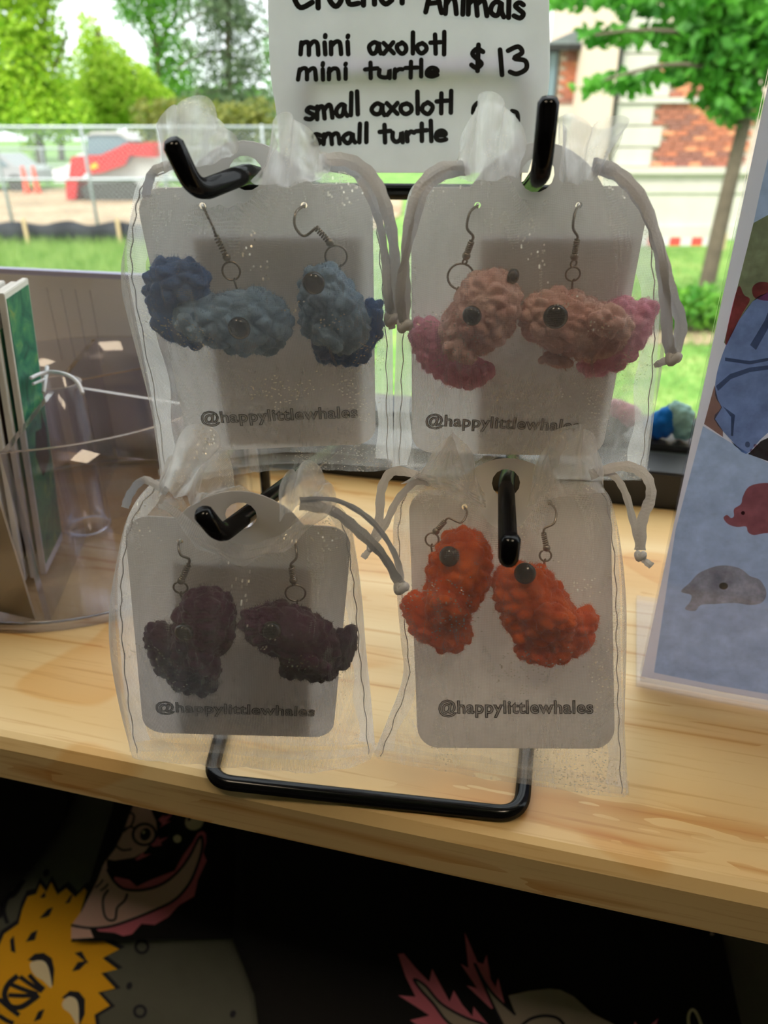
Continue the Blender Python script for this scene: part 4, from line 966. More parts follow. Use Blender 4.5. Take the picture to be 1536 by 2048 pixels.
for c_ in ([(150, 1290), (190, 1255), (240, 1250), (285, 1280), (300, 1340), (295, 1430), (270, 1400), (250, 1340), (200, 1300)], [(345, 1495), (390, 1455), (440, 1460), (475, 1500), (475, 1580), (450, 1640), (440, 1560), (400, 1500)]): cloth('eyelid_print', [L2(*q) for q in c_], ink_n, 0, 1.0, ek, mk, .0013, 3)
for c_ in ([(165, 1310), (210, 1290), (250, 1300), (275, 1350), (290, 1440), (240, 1400), (190, 1370)], [(352, 1520), (385, 1485), (430, 1500), (445, 1560), (440, 1640), (400, 1580), (360, 1550)]): cloth('eye_print', smooth([L2(*q) for q in c_], 3), ink_c, 0, 1.0, ek, mk, .0017, 3)
for st in ([(215, 1060), (260, 1010), (290, 1000), (270, 1045), (250, 1055)], [(60, 1240), (55, 1180), (75, 1155), (85, 1250)], [(140, 1190), (170, 1140), (205, 1125), (190, 1180)], [(410, 1250), (450, 1240), (490, 1310)], [(400, 1350), (430, 1300), (490, 1290), (440, 1340)], [(190, 1625), (215, 1570), (250, 1555), (230, 1610)], [(355, 980), (385, 935), (400, 930), (380, 975)], [(220, 945), (245, 915), (250, 940), (235, 950)]): cloth('spine_print', [L2(*q) for q in st], ink_n, 0, 1.0, ek, mk, .0013, 2)
line('mouth_print', [L2(*q) for q in [(100, 1375), (50, 1420), (30, 1480), (60, 1540), (120, 1545), (190, 1500), (215, 1478)]], 11, ink_n, 0, 1.0, ek, mk, .0013)
for a, b_ in (((60, 1420), (210, 1475)), ((50, 1480), (210, 1480)), ((110, 1380), (235, 1460)), ((160, 1370), (245, 1450)), ((0, 1500), (110, 1590)), ((0, 1590), (80, 1635))): line('mouth_line_print', [L2(*a), L2((a[0] + b_[0]) / 2, (a[1] + b_[1]) / 2 + 4), L2(*b_)], 9, ink_n, 0, 1.0, ek, mk, .0013)
for q, r in (((782, 1215), 34), ((770, 1570), 30)): line('bubble_print', ell(*L2(*q), r * .3646, r * .3646, 0, 10), 6, ink_n, 0, 1.0, ek, mk, .0006, True)
for q in ((712, 1430), (1278, 1585), (252, 810)): cloth('dot_print', ell(*L2(*q), 6, 8, .4, 10), ink_n, 0, 1.0, ek, mk, .0006, 1)
line('wave_print', [L2(*q) for q in [(160, 780), (110, 830), (90, 900), (40, 950), (20, 1020), (40, 1090)]], 8, ink_n, 0, 1.0, ek, mk, .0006); line('wave_print', [L2(*q) for q in [(130, 850), (80, 930), (20, 960), (0, 1060)]], 7, ink_n, 0, 1.0, ek, mk, .0006)
# black sleeve over its corner
el, ml = shirt('black_shirt', 'black shirt folded over the shoulder of the grey pufferfish shirt', smooth([(-60, 1470), (100, 1490), (128, 1560), (140, 1605), (95, 1690), (20, 1775), (-60, 1830)], 3), fb, .012, 5.0)
# black shirt with bespectacled axolotl
LA, KA = .010, 2.0
ea, ma = shirt('black_shirt', 'black shirt with a pale pink axolotl wearing round glasses', [(243, 1530), (225, 1620), (185, 1750), (140, 1884), (300, 1878), (470, 1877), (530, 1870), (545, 1700), (580, 1600), (420, 1560)], fb, LA, KA)
def A(name, pts, m, eps, cuts=3): return cloth(name, [L2(*q) for q in pts], m, LA, KA, ea, ma, eps, cuts)
A('fin_print', [(640, 830), (720, 848), (760, 885), (840, 845), (900, 822), (955, 800), (1000, 715), (1050, 645), (1078, 592), (1105, 582), (1122, 596), (1125, 640), (1108, 700), (1126, 745), (1080, 850), (1062, 940), (980, 990), (930, 1050), (860, 1092), (790, 1085), (740, 1142), (690, 1152), (640, 1135), (550, 1130), (500, 1095), (600, 950)], ink_p, .0005)
A('tail_print', [(390, 1100), (450, 1020), (500, 930), (545, 850), (575, 770), (595, 735), (600, 790), (640, 855), (700, 898), (800, 902), (900, 868), (980, 800), (1040, 715), (1080, 632), (1102, 612), (1104, 680), (1072, 790), (1030, 880), (960, 960), (860, 1012), (740, 1062), (620, 1100), (500, 1112)], ink_s, .0009)
A('head_print', [(745, 415), (790, 428), (830, 468), (856, 530), (860, 585), (835, 640), (800, 690), (740, 726), (640, 742), (598, 735), (640, 680), (680, 590), (715, 490)], ink_s, .0009)
A('tail_tip_print', [(390, 1108), (500, 1120), (520, 1165), (390, 1172)], ink_s, .0009)
for st, wd in (([(390, 1098), (500, 1112), (620, 1100), (740, 1062), (860, 1012), (960, 960), (1030, 880), (1072, 790), (1104, 680), (1102, 614), (1080, 632), (1040, 715), (980, 800), (900, 868), (800, 902), (700, 898), (640, 855), (600, 790)], 5), ([(610, 900), (580, 950), (585, 1030), (610, 1065), (650, 1060), (660, 1000), (700, 960), (715, 920)], 4.5), ([(640, 655), (680, 685), (730, 680)], 4), ([(535, 890), (560, 870), (580, 845)], 3.5), ([(565, 905), (590, 890), (608, 868)], 3.5), ([(685, 585), (715, 560), (745, 565)], 4), ([(720, 480), (740, 500), (725, 550), (690, 570)], 4)): line('outline_print', [L2(*q) for q in st], wd, ink_n, LA, KA, ea, ma, .0014)
line('glasses_print', ell(*L2(795, 600), 22, 21, 0, 12), 5, ink_n, LA, KA, ea, ma, .0014, True); A('pupil_print', ell(800, 600, 28, 36, .3, 14), ink_n, .0014, 1); A('pupil_shine_print', ell(792, 588, 8, 9, 0, 8), ink_c, .0018, 0)
A('bubble_print', ell(1060, 530, 52, 46, -.6, 16), ink_c, .0006, 1); A('bubble_shade_print', ell(1038, 508, 10, 22, .5, 10), ink_n, .0010, 0); A('bubble_print', ell(968, 625, 22, 22, 0, 12), ink_c, .0006, 1)
for g in ([(866, 520), (900, 488), (892, 505), (944, 490), (905, 530), (935, 525), (870, 565), (890, 545)], [(822, 655), (870, 612), (868, 628), (920, 614), (880, 645), (885, 660), (840, 668)], [(745, 735), (790, 695), (790, 712), (832, 706), (795, 725), (760, 742)]): A('gill_print', g, ink_p, .0006, 2)
# large black shirt with axolotl head
LB_, KB = .022, 4.0
eb, mb_ = shirt('black_shirt', 'large black shirt with a big grey axolotl head and spiky pink gills', [(470, 1560), (900, 1640), (1424, 1760), (1440, 1840), (1492, 2110), (525, 2110), (508, 1990), (466, 1880)], fb, LB_, KB)
def Bq(name, pts, m, eps, cuts=3, f=C3): return cloth(name, [f(*q) for q in pts], m, LB_, KB, eb, mb_, eps, cuts)
Bq('gill_print', [(760, 1042), (790, 1038), (850, 1110), (920, 1182), (935, 1115), (980, 1200), (1024, 1282), (1045, 1225), (1090, 1300), (1140, 1358), (1145, 1308), (1215, 1395), (1300, 1500), (1000, 1500), (820, 1382), (920, 1355), (850, 1310), (760, 1255), (850, 1260), (800, 1160)], ink_p, .0005)
Bq('gill_stem_print', [(842, 1168), (900, 1200), (980, 1290), (1100, 1360), (1210, 1403), (1300, 1500), (1100, 1500), (1000, 1380), (940, 1290), (880, 1220)], ink_g, .0009); line('outline_print', [C3(*q) for q in [(1060, 1420), (1000, 1370), (940, 1290), (880, 1225), (842, 1168), (900, 1200), (980, 1290), (1100, 1360), (1210, 1403), (1300, 1470)]], 5, ink_n, LB_, KB, eb, mb_, .0013)
Bq('gill_print', [(1100, 930), (1165, 1082), (1195, 1092), (1212, 1045), (1232, 1170), (1258, 1212), (1270, 1165), (1305, 1300), (1290, 1310), (1235, 1320), (1110, 1200), (1165, 1215), (1080, 1090), (1120, 1112)], ink_p, .0005)
Bq('gill_stem_print', [(1150, 1085), (1180, 1170), (1250, 1240), (1360, 1350), (1300, 1500), (1290, 1390), (1215, 1230)], ink_g, .0009); line('outline_print', [C3(*q) for q in [(1300, 1410), (1250, 1310), (1200, 1200), (1150, 1085), (1200, 1180), (1260, 1260), (1360, 1352)]], 5, ink_n, LB_, KB, eb, mb_, .0013)
Bq('head_print', [(150, 1440), (260, 1418), (370, 1408), (430, 1415), (500, 1450), (600, 1540), (720, 1600), (780, 1700), (100, 1700), (190, 1540)], ink_g, .0007, 3, C4); line('outline_print', [C4(*q) for q in [(220, 1600), (270, 1565), (340, 1550), (410, 1562), (450, 1600)]], 6, ink_n, LB_, KB, eb, mb_, .0012)
Bq('gill_print', [(815, 1620), (825, 1578), (850, 1620)], ink_p, .0007, 1, C4); Bq('gill_print', [(880, 1620), (945, 1558), (930, 1620)], ink_p, .0007, 1, C4)
line('bubble_print', [C4(*q) for q in [(1110, 1640), (1100, 1550), (1118, 1508), (1145, 1530), (1180, 1620)]], 6, ink_c, LB_, KB, eb, mb_, .0012); line('mark_print', [C4(*q) for q in [(1212, 1090), (1228, 1084), (1234, 1100), (1230, 1116), (1248, 1114)]], 3.5, ink_g, LB_, KB, eb, mb_, .0012)
es_, ms_ = shirt('beige_shirt', 'grey-beige shirt hanging at the end beside the large black shirt', smooth([(1415, 1740), (1620, 1790), (1640, 2110), (1480, 2110), (1440, 1900)], 3), fbei, .004, 6.0)
# slanted board that carries the shirts
bm = B(); poly_prism(bm, [TO + TU * a + TV * b_ - TN * .045 for a, b_ in ((-.5, -.32), (.5, -.32), (.5, .09), (-.5, .09))], -TN, .012); o = obj('display_stand', bm, mat('dark_stand_board', (.012, .011, .010, 1), .7)); tag(o, 'dark slanted display board carrying the shirts under the shelf', 'stand')
# ------------------------------------------------------------------ outdoors (laid out in the heading frame, ground 1.8 m below the eye)
GZ = -1.6
def hw(x, y, D): return HEAD @ hp(x, y, D)
def gnd(x, y):
    v = (1024 - y) / F; k = (-math.sin(PITCH) + math.cos(PITCH) * v) / (math.cos(PITCH) + math.sin(PITCH) * v); D = (GZ - CAM.z) / k; return hp(x, y, D)
def lawn(name, stops, s1=1.2, s2=14):
    N = NT(name); a = N.noise(s1, 3, .6, N.coord()); b_ = N.noise(s2, 4, .7, N.coord())
    N.l(N.ramp(N.math('ADD', N.math('MULTIPLY', a, .5), N.math('MULTIPLY', b_, .5)), stops), N.p.inputs['Base Color']); N.p.inputs['Roughness'].default_value = .9; return N.m
M['lawn'] = lawn('lawn', [(.35, hexc(66, 108, 36)), (.5, hexc(98, 142, 54)), (.62, hexc(140, 158, 86))])
M['dirt'] = lawn('dirt', [(.35, hexc(118, 98, 76)), (.5, hexc(162, 140, 110)), (.65, hexc(185, 166, 140))], .6, 5)
bm = B(); box(bm, (0, 60, GZ - .1), (260, 119, .2)); o = struct('ground_lawn', bm, M['lawn']); o.matrix_world = HEAD
bm = B()
for q in ((-30, 15.3), (-.2, 15.1), (.6, 25.5), (-30, 27)): pass
poly_prism(bm, [(-30, 15.3, GZ), (-.2, 15.1, GZ), (.4, 18, GZ), (.6, 25.5, GZ), (-30, 27, GZ)], (0, 0, 1), .03); o = struct('ground_dirt', bm, M['dirt']); o.matrix_world = HEAD
bm = B(); c = gnd(1400, 672); poly_prism(bm, [(c.x + 1.3 * math.cos(a) * 1.2, c.y + .34 * math.sin(a), GZ) for a in [i * math.pi / 8 for i in range(16)]], (0, 0, 1), .02); o = struct('ground_flower_bed', bm, M['dirt']); o.matrix_world = HEAD
# leaf / foliage builder
def leafmat(name, c1, c2, tr=.45):
    N = NT(name); oi = N.noise(3.5, 2, .6, N.coord()); f = N.ramp(oi, [(.35, c1), (.65, c2)]); N.l(f, N.p.inputs['Base Color']); N.p.inputs['Roughness'].default_value = .6
    t = N.new('ShaderNodeBsdfTranslucent'); N.l(f, t.inputs[0]); mx = N.new('ShaderNodeMixShader', i_0=tr); N.l(N.p.outputs[0], mx.inputs[1]); N.l(t.outputs[0], mx.inputs[2]); N.l(mx.outputs[0], N.out.inputs[0]); return N.m
def leaves(blobs, n, size, flat=.5):
    vs_, fs = [], []; tot = sum(r[0] * r[1] * r[2] for c, r in blobs)
    for c, r in blobs:
        for i in range(max(4, int(n * r[0] * r[1] * r[2] / tot))):
            d = Vector((random.gauss(0, 1), random.gauss(0, 1), random.gauss(0, 1))).normalized() * random.random() ** .45
            p = Vector(c) + Vector((d.x * r[0], d.y * r[1], d.z * r[2]))
            nrm = Vector((random.uniform(-1, 1), random.uniform(-1, 1), random.uniform(-.2, 1))).normalized(); u = nrm.orthogonal().normalized(); a = random.uniform(0, 6.28)
            u = u * math.cos(a) + nrm.cross(u) * math.sin(a); v = nrm.cross(u); s = size * random.uniform(.6, 1.3); b = len(vs_)
            vs_ += [p - u * s, p - u * s * .2 + v * s * .55, p + u * s * .35 + v * s * .42, p + u * s, p + u * s * .35 - v * s * .42, p - u * s * .2 - v * s * .55]
            fs.append(tuple(range(b, b + 6)))
    return vs_, fs
M['bark'] = mat('bark', hexc(92, 80, 66), .9, var=.25, vscale=6, bump=.6, bscale=18, bdist=.02)
def tree(name, label, base, trunk, tr_r, branches, blobs, n, size, m, group=None):
    e = empty(name, HEAD @ Matrix.Translation(base), label, 'tree', group); o_ = Vector(base)
    bm = B(); tube(bm, catmull([Vector(p) - o_ for p in trunk], 5), [tr_r * (1 - .55 * i / (5 * (len(trunk) - 1))) for i in range(5 * (len(trunk) - 1) + 1)], 9); obj('trunk', bm, M['bark'], e, True)
    for br in branches:
        bm = B(); pts = catmull([Vector(p) - o_ for p in br], 4); tube(bm, pts, [tr_r * .38 * (1 - .75 * i / len(pts)) for i in range(len(pts))], 6); obj('branch', bm, M['bark'], e, True)
    v_, f_ = leaves([(Vector(c) - o_, r) for c, r in blobs], n, size); pyobj('crown', v_, f_, m, e)
    return e
lm1 = leafmat('spring_green_leaves', hexc(120, 172, 28), hexc(196, 222, 70)); lm2 = leafmat('fresh_green_leaves', hexc(60, 130, 32), hexc(130, 185, 60)); lm3 = leafmat('spruce_needles', hexc(66, 92, 60), hexc(120, 138, 100), .3); lm4 = leafmat('olive_hedge_leaves', hexc(96, 112, 42), hexc(150, 150, 70)); lm5 = leafmat('yellow_green_leaves', hexc(150, 195, 40), hexc(205, 225, 90))
def bl(x, y, D, rx, ry, rd=None): s = D / (math.cos(PITCH) + math.sin(PITCH) * (1024 - y) / F) / F; return (hp(x, y, D), (rx * s, rd or rx * s * .8, ry * s))
def base_at(x, D): p = hp(x, 300, D); return Vector((p.x, D, GZ))
GT = 'trees across the construction site'
D = 34; b0 = base_at(75, D)
tree('maple_tree', 'bright yellow-green leafy tree at the far left beyond the fence', b0, [b0, hp(78, 250, D), hp(85, 120, D), hp(95, -40, D)], .22, [[hp(80, 200, D), hp(40, 120, D), hp(10, 60, D)], [hp(82, 180, D), hp(120, 110, D), hp(140, 40, D)]],
     [bl(40, 60, D, 95, 70), bl(70, 140, D, 80, 70), bl(20, 200, D, 70, 60), bl(100, 230, D, 90, 50), bl(-60, 150, D, 80, 110), bl(60, 290, D, 30, 20), bl(20, -60, D, 120, 80)], 14000, .12, lm1, GT)
D = 38; b0 = base_at(215, D)
tree('maple_tree', 'fresh green leafy tree rising to a point behind the red loader', b0, [b0, hp(212, 260, D), hp(208, 150, D), hp(195, 60, D)], .2, [[hp(212, 200, D), hp(250, 160, D), hp(280, 140, D)]],
     [bl(180, 70, D, 28, 45), bl(205, 130, D, 60, 55), bl(240, 180, D, 85, 60), bl(170, 220, D, 90, 50), bl(290, 215, D, 70, 45)], 12000, .12, lm5, GT)
D = 42; b0 = base_at(310, D)
tree('maple_tree', 'tall airy tree with a slanting bough between the loader tree and the spruce', b0, [b0, hp(318, 250, D), hp(316, 120, D), hp(300, 30, D), hp(290, -60, D)], .2, [[hp(318, 120, D), hp(260, 40, D), hp(225, -20, D)], [hp(316, 90, D), hp(345, 40, D), hp(360, -10, D)]],
     [bl(270, 20, D, 50, 40), bl(330, 60, D, 50, 60), bl(325, 150, D, 40, 50), bl(370, 140, D, 40, 60), bl(340, -20, D, 80, 40), bl(240, -30, D, 60, 30)], 4200, .12, lm2, GT)
D = 36; b0 = base_at(460, D)
tree('spruce_tree', 'grey-green open spruce with a tall straight trunk behind the paper sign', b0, [b0, hp(459, 200, D), hp(456, 80, D), hp(452, -120, D)], .2, [[hp(458, y, D), hp(458 + s * 60, y + 10, D), hp(458 + s * 105, y + 40, D)] for y, s in ((20, -1), (50, 1), (100, -1), (130, 1), (180, -1), (190, 1))],
     [bl(430, 30, D, 75, 40), bl(480, 40, D, 70, 45), bl(420, 100, D, 60, 30), bl(500, 120, D, 60, 40), bl(450, 150, D, 70, 35), bl(420, 210, D, 80, 35), bl(500, 215, D, 80, 45), bl(440, -50, D, 70, 60)], 8000, .09, lm3, GT)
D = 30; b0 = base_at(420, D)
tree('hedge_tree', 'low olive-brown hedge growing along the fence below the spruce', b0, [b0, hp(400, 250, D), hp(400, 220, D)], .1, [], [bl(330, 235, D, 70, 40), bl(430, 240, D, 90, 38), bl(520, 250, D, 60, 50), bl(300, 290, D, 60, 40), bl(400, 300, D, 120, 40)], 4500, .13, lm4, GT)
D = 44; b0 = base_at(650, D)
tree('maple_tree', 'mid green leafy tree mostly hidden behind the paper sign', b0, [b0, hp(650, 250, D), hp(650, 100, D)], .2, [], [bl(600, 120, D, 90, 110), bl(720, 160, D, 110, 80), bl(860, 200, D, 120, 60), bl(1000, 215, D, 110, 60)], 5000, .17, lm2, GT)
D = 48; b0 = base_at(120, D)
tree('maple_tree', 'dense green tree line filling the background behind the bright trees', b0, [b0, hp(120, 250, D), hp(120, 150, D)], .2, [], [bl(0, 200, D, 110, 60), bl(150, 210, D, 110, 50), bl(320, 215, D, 110, 55), bl(450, 220, D, 110, 50)], 6000, .2, lm2, GT)
# near tree on the right, in front of the brick building
g = gnd(1397, 645); D = g.y; b0 = Vector((g.x, D, GZ))
lm6 = leafmat('maple_leaves', hexc(46, 118, 30), hexc(105, 175, 60), .5)
tree('street_tree', 'slim young tree with broad green leaves in front of the brick building', b0, [b0, hp(1440, 450, D), hp(1480, 280, D), hp(1515, 130, D), hp(1545, -40, D)], .085, [[hp(1500, 200, D), hp(1420, 140, D - .1), hp(1330, 130, D - .3), hp(1210, 160, D - .4)], [hp(1510, 150, D), hp(1420, 80, D), hp(1300, 60, D - .2), hp(1190, 70, D - .2)], [hp(1530, 60, D), hp(1440, 10, D), hp(1300, -10, D)]],
     [bl(1480, 90, D, 110, 80, .5), bl(1450, 180, D, 60, 60, .4), bl(1490, 220, D, 45, 35, .3), bl(1380, 70, D, 80, 28, .3), bl(1270, 75, D, 85, 20, .25), bl(1200, 70, D, 50, 22, .2), bl(1380, 150, D, 90, 18, .25), bl(1250, 165, D, 80, 22, .2), bl(1180, 175, D, 40, 14, .2), bl(1440, 10, D, 130, 40, .5), bl(1230, 2, D, 130, 16, .3), bl(1130, 5, D, 40, 18, .2), bl(1290, 25, D, 60, 16, .2), bl(1400, 110, D, 80, 40, .3), bl(1500, 30, D, 80, 60, .5)], 3600, .062, lm6)
# bush, tall grass
g = gnd(1378, 668); e = empty('garden_bush', HEAD @ Matrix.Translation(g), 'low bright green bush at the foot of the slim tree', 'bush')
v_, f_ = leaves([(Vector((0, .1, .25)), (.42, .3, .22)), (Vector((.25, .1, .2)), (.3, .25, .2)), (Vector((-.3, .1, .2)), (.3, .25, .18))], 1800, .035); pyobj('foliage', v_, f_, lm2, e); bm = B(); tube(bm, [(0, 0, -.05), (0, .05, .2)], .02, 6); obj('stem', bm, M['bark'], e)
def grass(name, label, x0, x1, d0, d1, n, h, m):
    vs_, fs = [], []
    for i in range(n):
        d = random.uniform(d0, d1); x = random.uniform(x0, x1); p = Vector((x, d, GZ)); L_ = h * random.uniform(.5, 1.2); a = random.uniform(0, 6.28); wv = Vector((math.cos(a), math.sin(a), 0)) * .006; ln = Vector((random.uniform(-.4, .4), random.uniform(-.4, .4), 1)) * L_; b = len(vs_)
        vs_ += [p - wv, p + wv, p + ln * .6 + wv * .7, p + ln]; fs.append((b, b + 1, b + 2, b + 3))
    o = pyobj(name, vs_, fs, m); o.matrix_world = HEAD; tag(o, label, 'grass', kind='stuff')
lmg = leafmat('grass_blades', hexc(112, 150, 72), hexc(165, 188, 112), .4)
grass('tall_grass', 'tall unmown green grass in front of the black silt fence', -7.5, -.5, 9.0, 12.9, 16000, .22, lmg)
grass('lawn_grass', 'green lawn grass around the slim tree', .8, 6, 4.2, 12.5, 16000, .07, lmg)
# ---- chain-link fence with rails and posts
M['galv'] = mat('galvanised_steel', (.36, .38, .39, 1), .45, .5); M['silt'] = mat('black_silt_fabric', (.018, .02, .024, 1), .8, var=.3, vscale=3); M['stake'] = mat('wooden_stake', hexc(196, 170, 130), .8)
def clf(name, label, A0, A1, h, posts, mesh=.06, rr=.024, wr=.0035):
    A0, A1 = Vector(A0), Vector(A1); e = empty(name, HEAD @ Matrix.Translation(A0), label, 'fence'); d = A1 - A0; L_ = d.length; u = d.normalized()
    for z in (h, h * .56): bm = B(); tube(bm, [Vector((0, 0, z)), d + Vector((0, 0, z))], rr, 8); obj('rail', bm, M['galv'], e, True)
    for t in posts: bm = B(); tube(bm, [u * t, u * t + Vector((0, 0, h + .03))], rr * 1.2, 8); obj('post', bm, M['galv'], e, True)
    vs_, fs = [], []; n = int((L_ + h) / (mesh * 1.414)); s = mesh * 1.414; nv = Vector((-u.y, u.x, 0))
    for k in range(n):
        for sg in (1, -1):
            x0 = -h + k * s if sg > 0 else k * s; a, b_ = (x0, 0), (x0 + sg * h, h)
            pts = []
            for t in (0, 1): pts.append(Vector((a[0] + (b_[0] - a[0]) * t, a[1] + (b_[1] - a[1]) * t)))
            lo, hi = 0., 1.
            for bound, dirn in ((0, 1), (L_, -1)):
                dx = pts[1].x - pts[0].x; tb = (bound - pts[0].x) / dx
                inside0 = (pts[0].x - bound) * dirn >= 0; inside1 = (pts[1].x - bound) * dirn >= 0
                if not inside0 and not inside1: lo = 2
                elif not inside0: lo = max(lo, tb)
                elif not inside1: hi = min(hi, tb)
            if lo >= hi: continue
            q0, q1 = pts[0].lerp(pts[1], lo), pts[0].lerp(pts[1], hi); w_ = Vector((-(q1 - q0).y, (q1 - q0).x)).normalized() * wr; b = len(vs_)
            for q in (q0 - w_, q0 + w_, q1 + w_, q1 - w_): vs_.append(u * q.x + Vector((0, 0, q.y)) + nv * wr * sg)
            for q in (q0, q1): vs_.append(u * q.x + Vector((0, 0, q.y)) + nv * (wr * sg + wr))
            fs += [(b, b + 3, b + 5, b + 4), (b + 4, b + 5, b + 2, b + 1), (b, b + 1, b + 2, b + 3)]
    tag(pyobj('wire_mesh', vs_, fs, M['galv'], e), kind='stuff'); return e
DF = 13.6; xa, xb_ = hp(-120, 255, DF).x, hp(640, 268, DF).x
def ft(x, y): return hp(x, y, DF).x - xa
clf('chain_link_fence', 'silver chain-link fence with a top rail across the construction site', (xa, DF, GZ), (xb_, DF, GZ), 1.79, [ft(8, 370), ft(178, 350), ft(527, 300), ft(330, 350)])
DF2 = 27.3; clf('chain_link_fence', 'distant chain-link fence behind the parked vehicles and cones', (hp(-120, 300, DF2).x, DF2, GZ), (hp(700, 300, DF2).x, DF2, GZ), 1.15, [1 + 2.4 * i for i in range(6)], .12, .03, .005)
# silt fence with stakes
e = empty('silt_fence', HEAD @ Matrix.Translation((xa, 13.1, GZ)), 'low black fabric silt fence with wooden stakes along the grass', 'fence')
vs_, fs = [], []; n = 90
for i in range(n + 1):
    x = (xb_ - xa) * i / n
    for z in (0, .18, .36 + .03 * math.sin(i * .5)): vs_.append((x, .05 * math.sin(i * .7) + .03 * math.sin(z * 20), z))
for i in range(n):
    for q in (0, 1): a = i * 3 + q; fs.append((a, a + 3, a + 4, a + 1))
o = pyobj('fabric', vs_, fs, M['silt'], e, True); o.modifiers.new('thickness', 'SOLIDIFY').thickness = .01
for px_ in (52, 238, 420): bm = B(); x = hp(px_, 470, 13.0).x - xa; box(bm, (x, -.08, .21), (.055, .03, .46)); obj('stake', bm, M['stake'], e)
# ---- compact track loader
DL = 21.5; lo_ = empty('track_loader', HEAD @ Matrix.Translation(hp(225, 395, DL)), 'red and white compact track loader parked on the dirt', 'loader'); LO = hp(225, 395, DL)
red = mat('red_loader_paint', hexc(190, 22, 30), .4); wht = mat('white_loader_paint', hexc(185, 185, 182), .5); rub = mat('rubber_track', (.06, .055, .05, 1), .85); cabg = mat('tinted_cab_glass', hexc(110, 130, 140), .15); yel = mat('yellow_decal', hexc(240, 180, 20), .5)
def side(name, pts, d0, th, m, par=lo_):
    bm = B(); poly_prism(bm, [hp(x * .3646, y * .3646, DL) - LO + Vector((0, d0, 0)) for x, y in pts], (0, 1, 0), th)
    bmesh.ops.recalc_face_normals(bm, faces=bm.faces); return obj(name, bm, m, par)
cab = side('cab', [(465, 880), (460, 745), (500, 728), (640, 728), (690, 760), (705, 820), (705, 900), (600, 940)], .2, 1.0, cabg); side('cab_roof', [(452, 748), (495, 722), (650, 722), (712, 772), (690, 768), (640, 738), (500, 738)], .15, 1.1, wht, cab)
side('body', [(490, 960), (600, 930), (700, 900), (730, 860), (850, 865), (862, 930), (800, 1000), (780, 1060), (490, 1062)], .05, 1.4, wht); side('engine_hood', [(700, 880), (720, 800), (835, 795), (842, 870)], .3, .9, red)
tr_ = side('track', [(470, 1075), (450, 1040), (480, 1005), (720, 990), (770, 1020), (765, 1075), (720, 1095), (500, 1095)], -.12, .35, rub); side('track', [(470, 1075), (450, 1040), (480, 1005), (720, 990), (770, 1020), (765, 1075), (720, 1095), (500, 1095)], 1.25, .35, rub)
for d0 in (-.14, 1.55): ar = side('boom_arm', [(400, 860), (470, 852), (560, 850), (640, 815), (700, 785), (840, 788), (842, 850), (720, 852), (690, 905), (560, 948), (470, 950), (440, 1000), (425, 1085), (385, 1085), (388, 960)], d0, .12, red)
side('decal', [(505, 905), (540, 890), (550, 915), (515, 930)], -.16, .02, yel, ar)
side('bucket', [(375, 990), (440, 985), (430, 1090), (380, 1092)], -.2, 1.95, red)
# cones and parked cars behind
oc = mat('orange_cone', hexc(215, 70, 35), .6)
for x in (56, 77):
    p = gnd(x, 389); bm = B(); lathe(bm, [(0, 0), (.13, 0), (.13, .04), (.10, .05), (.04, .76), (0, .77)], 14); o = obj('traffic_cone', bm, oc, None, True, HEAD @ Matrix.Translation(p)); tag(o, 'orange traffic cone in front of the %s parked car' % ('grey' if x == 56 else 'white'), 'cone', 'traffic cones')
def car(label, px_, py, L_, m, name='parked_car'):
    p = gnd(px_, py); e = empty(name, HEAD @ Matrix.Translation(p), label, 'car', 'parked cars'); s = L_ / 4.4
    pr = [(-2.2, .35), (2.2, .35), (2.2, .8), (1.5, .95), (.9, 1.42), (-1.0, 1.42), (-1.6, .95), (-2.2, .85)]; bm = B(); poly_prism(bm, [(x * s, -.8, z * s) for x, z in pr], (0, 1, 0), 1.6); bmesh.ops.recalc_face_normals(bm, faces=bm.faces); obj('body', bm, m, e)
    bm = B(); poly_prism(bm, [(x * s, -.82, z * s) for x, z in [(-1.35, .95), (1.2, .95), (.8, 1.34), (-.9, 1.34)]], (0, 1, 0), .02); bmesh.ops.recalc_face_normals(bm, faces=bm.faces); obj('window', bm, cabg, e)
    for x in (-1.35, 1.35): bm = B(); lathe(bm, [(0, -.1), (.33 * s, -.1), (.33 * s, .1), (0, .1)], 16, Matrix.Translation((x * s, -.75, .33 * s)) @ Matrix.Rotation(math.pi / 2, 4, 'X')); obj('wheel', bm, rub, e)
car('grey parked car behind the orange cones', -5, 380, 3.3, mat('grey_car_paint', (.35, .36, .38, 1), .35)); car('white parked car between the cones and the red loader', 235, 380, 3.3, mat('white_car_paint', (.75, .76, .78, 1), .35))
# ---- brick building with stone quoins
DB = 14.0; bo = hp(1225, 300, DB); BO = Vector((bo.x, DB, GZ)); bld = empty('brick_building', HEAD @ Matrix.Translation(BO), 'red brick building with pale stone corner blocks and base', 'building')
M['mortar'] = mat('pale_mortar', hexc(205, 185, 168), .9); M['stone'] = mat('pale_limestone', hexc(192, 186, 174), .85, var=.07, vscale=2.5, bump=.2, bscale=8, bdist=.01); M['roof'] = mat('grey_slate_roof', hexc(120, 130, 128), .8, var=.15, vscale=3); M['brickwall'] = mat('brick_wall_far', hexc(178, 112, 84), .9, var=.15, vscale=4)
bricks_m = [mat('brick_%s' % n, hexc(*c), .9, var=.12, vscale=8) for n, c in (('red', (182, 108, 80)), ('brown', (160, 98, 78)), ('orange', (205, 134, 98)), ('dark', (140, 92, 80)))]
def fz(y, D): return hp(1300, y, D).z - GZ
def fx(x, y, D=DB): return hp(x, y, D).x - BO.x
zA, zB = fz(334, DB), fz(40, DB)
bm = B(); box(bm, (4.2, 3.0, 3.5), (8.6, 5.9, 7.0)); obj('main_wall', bm, M['mortar'], bld)
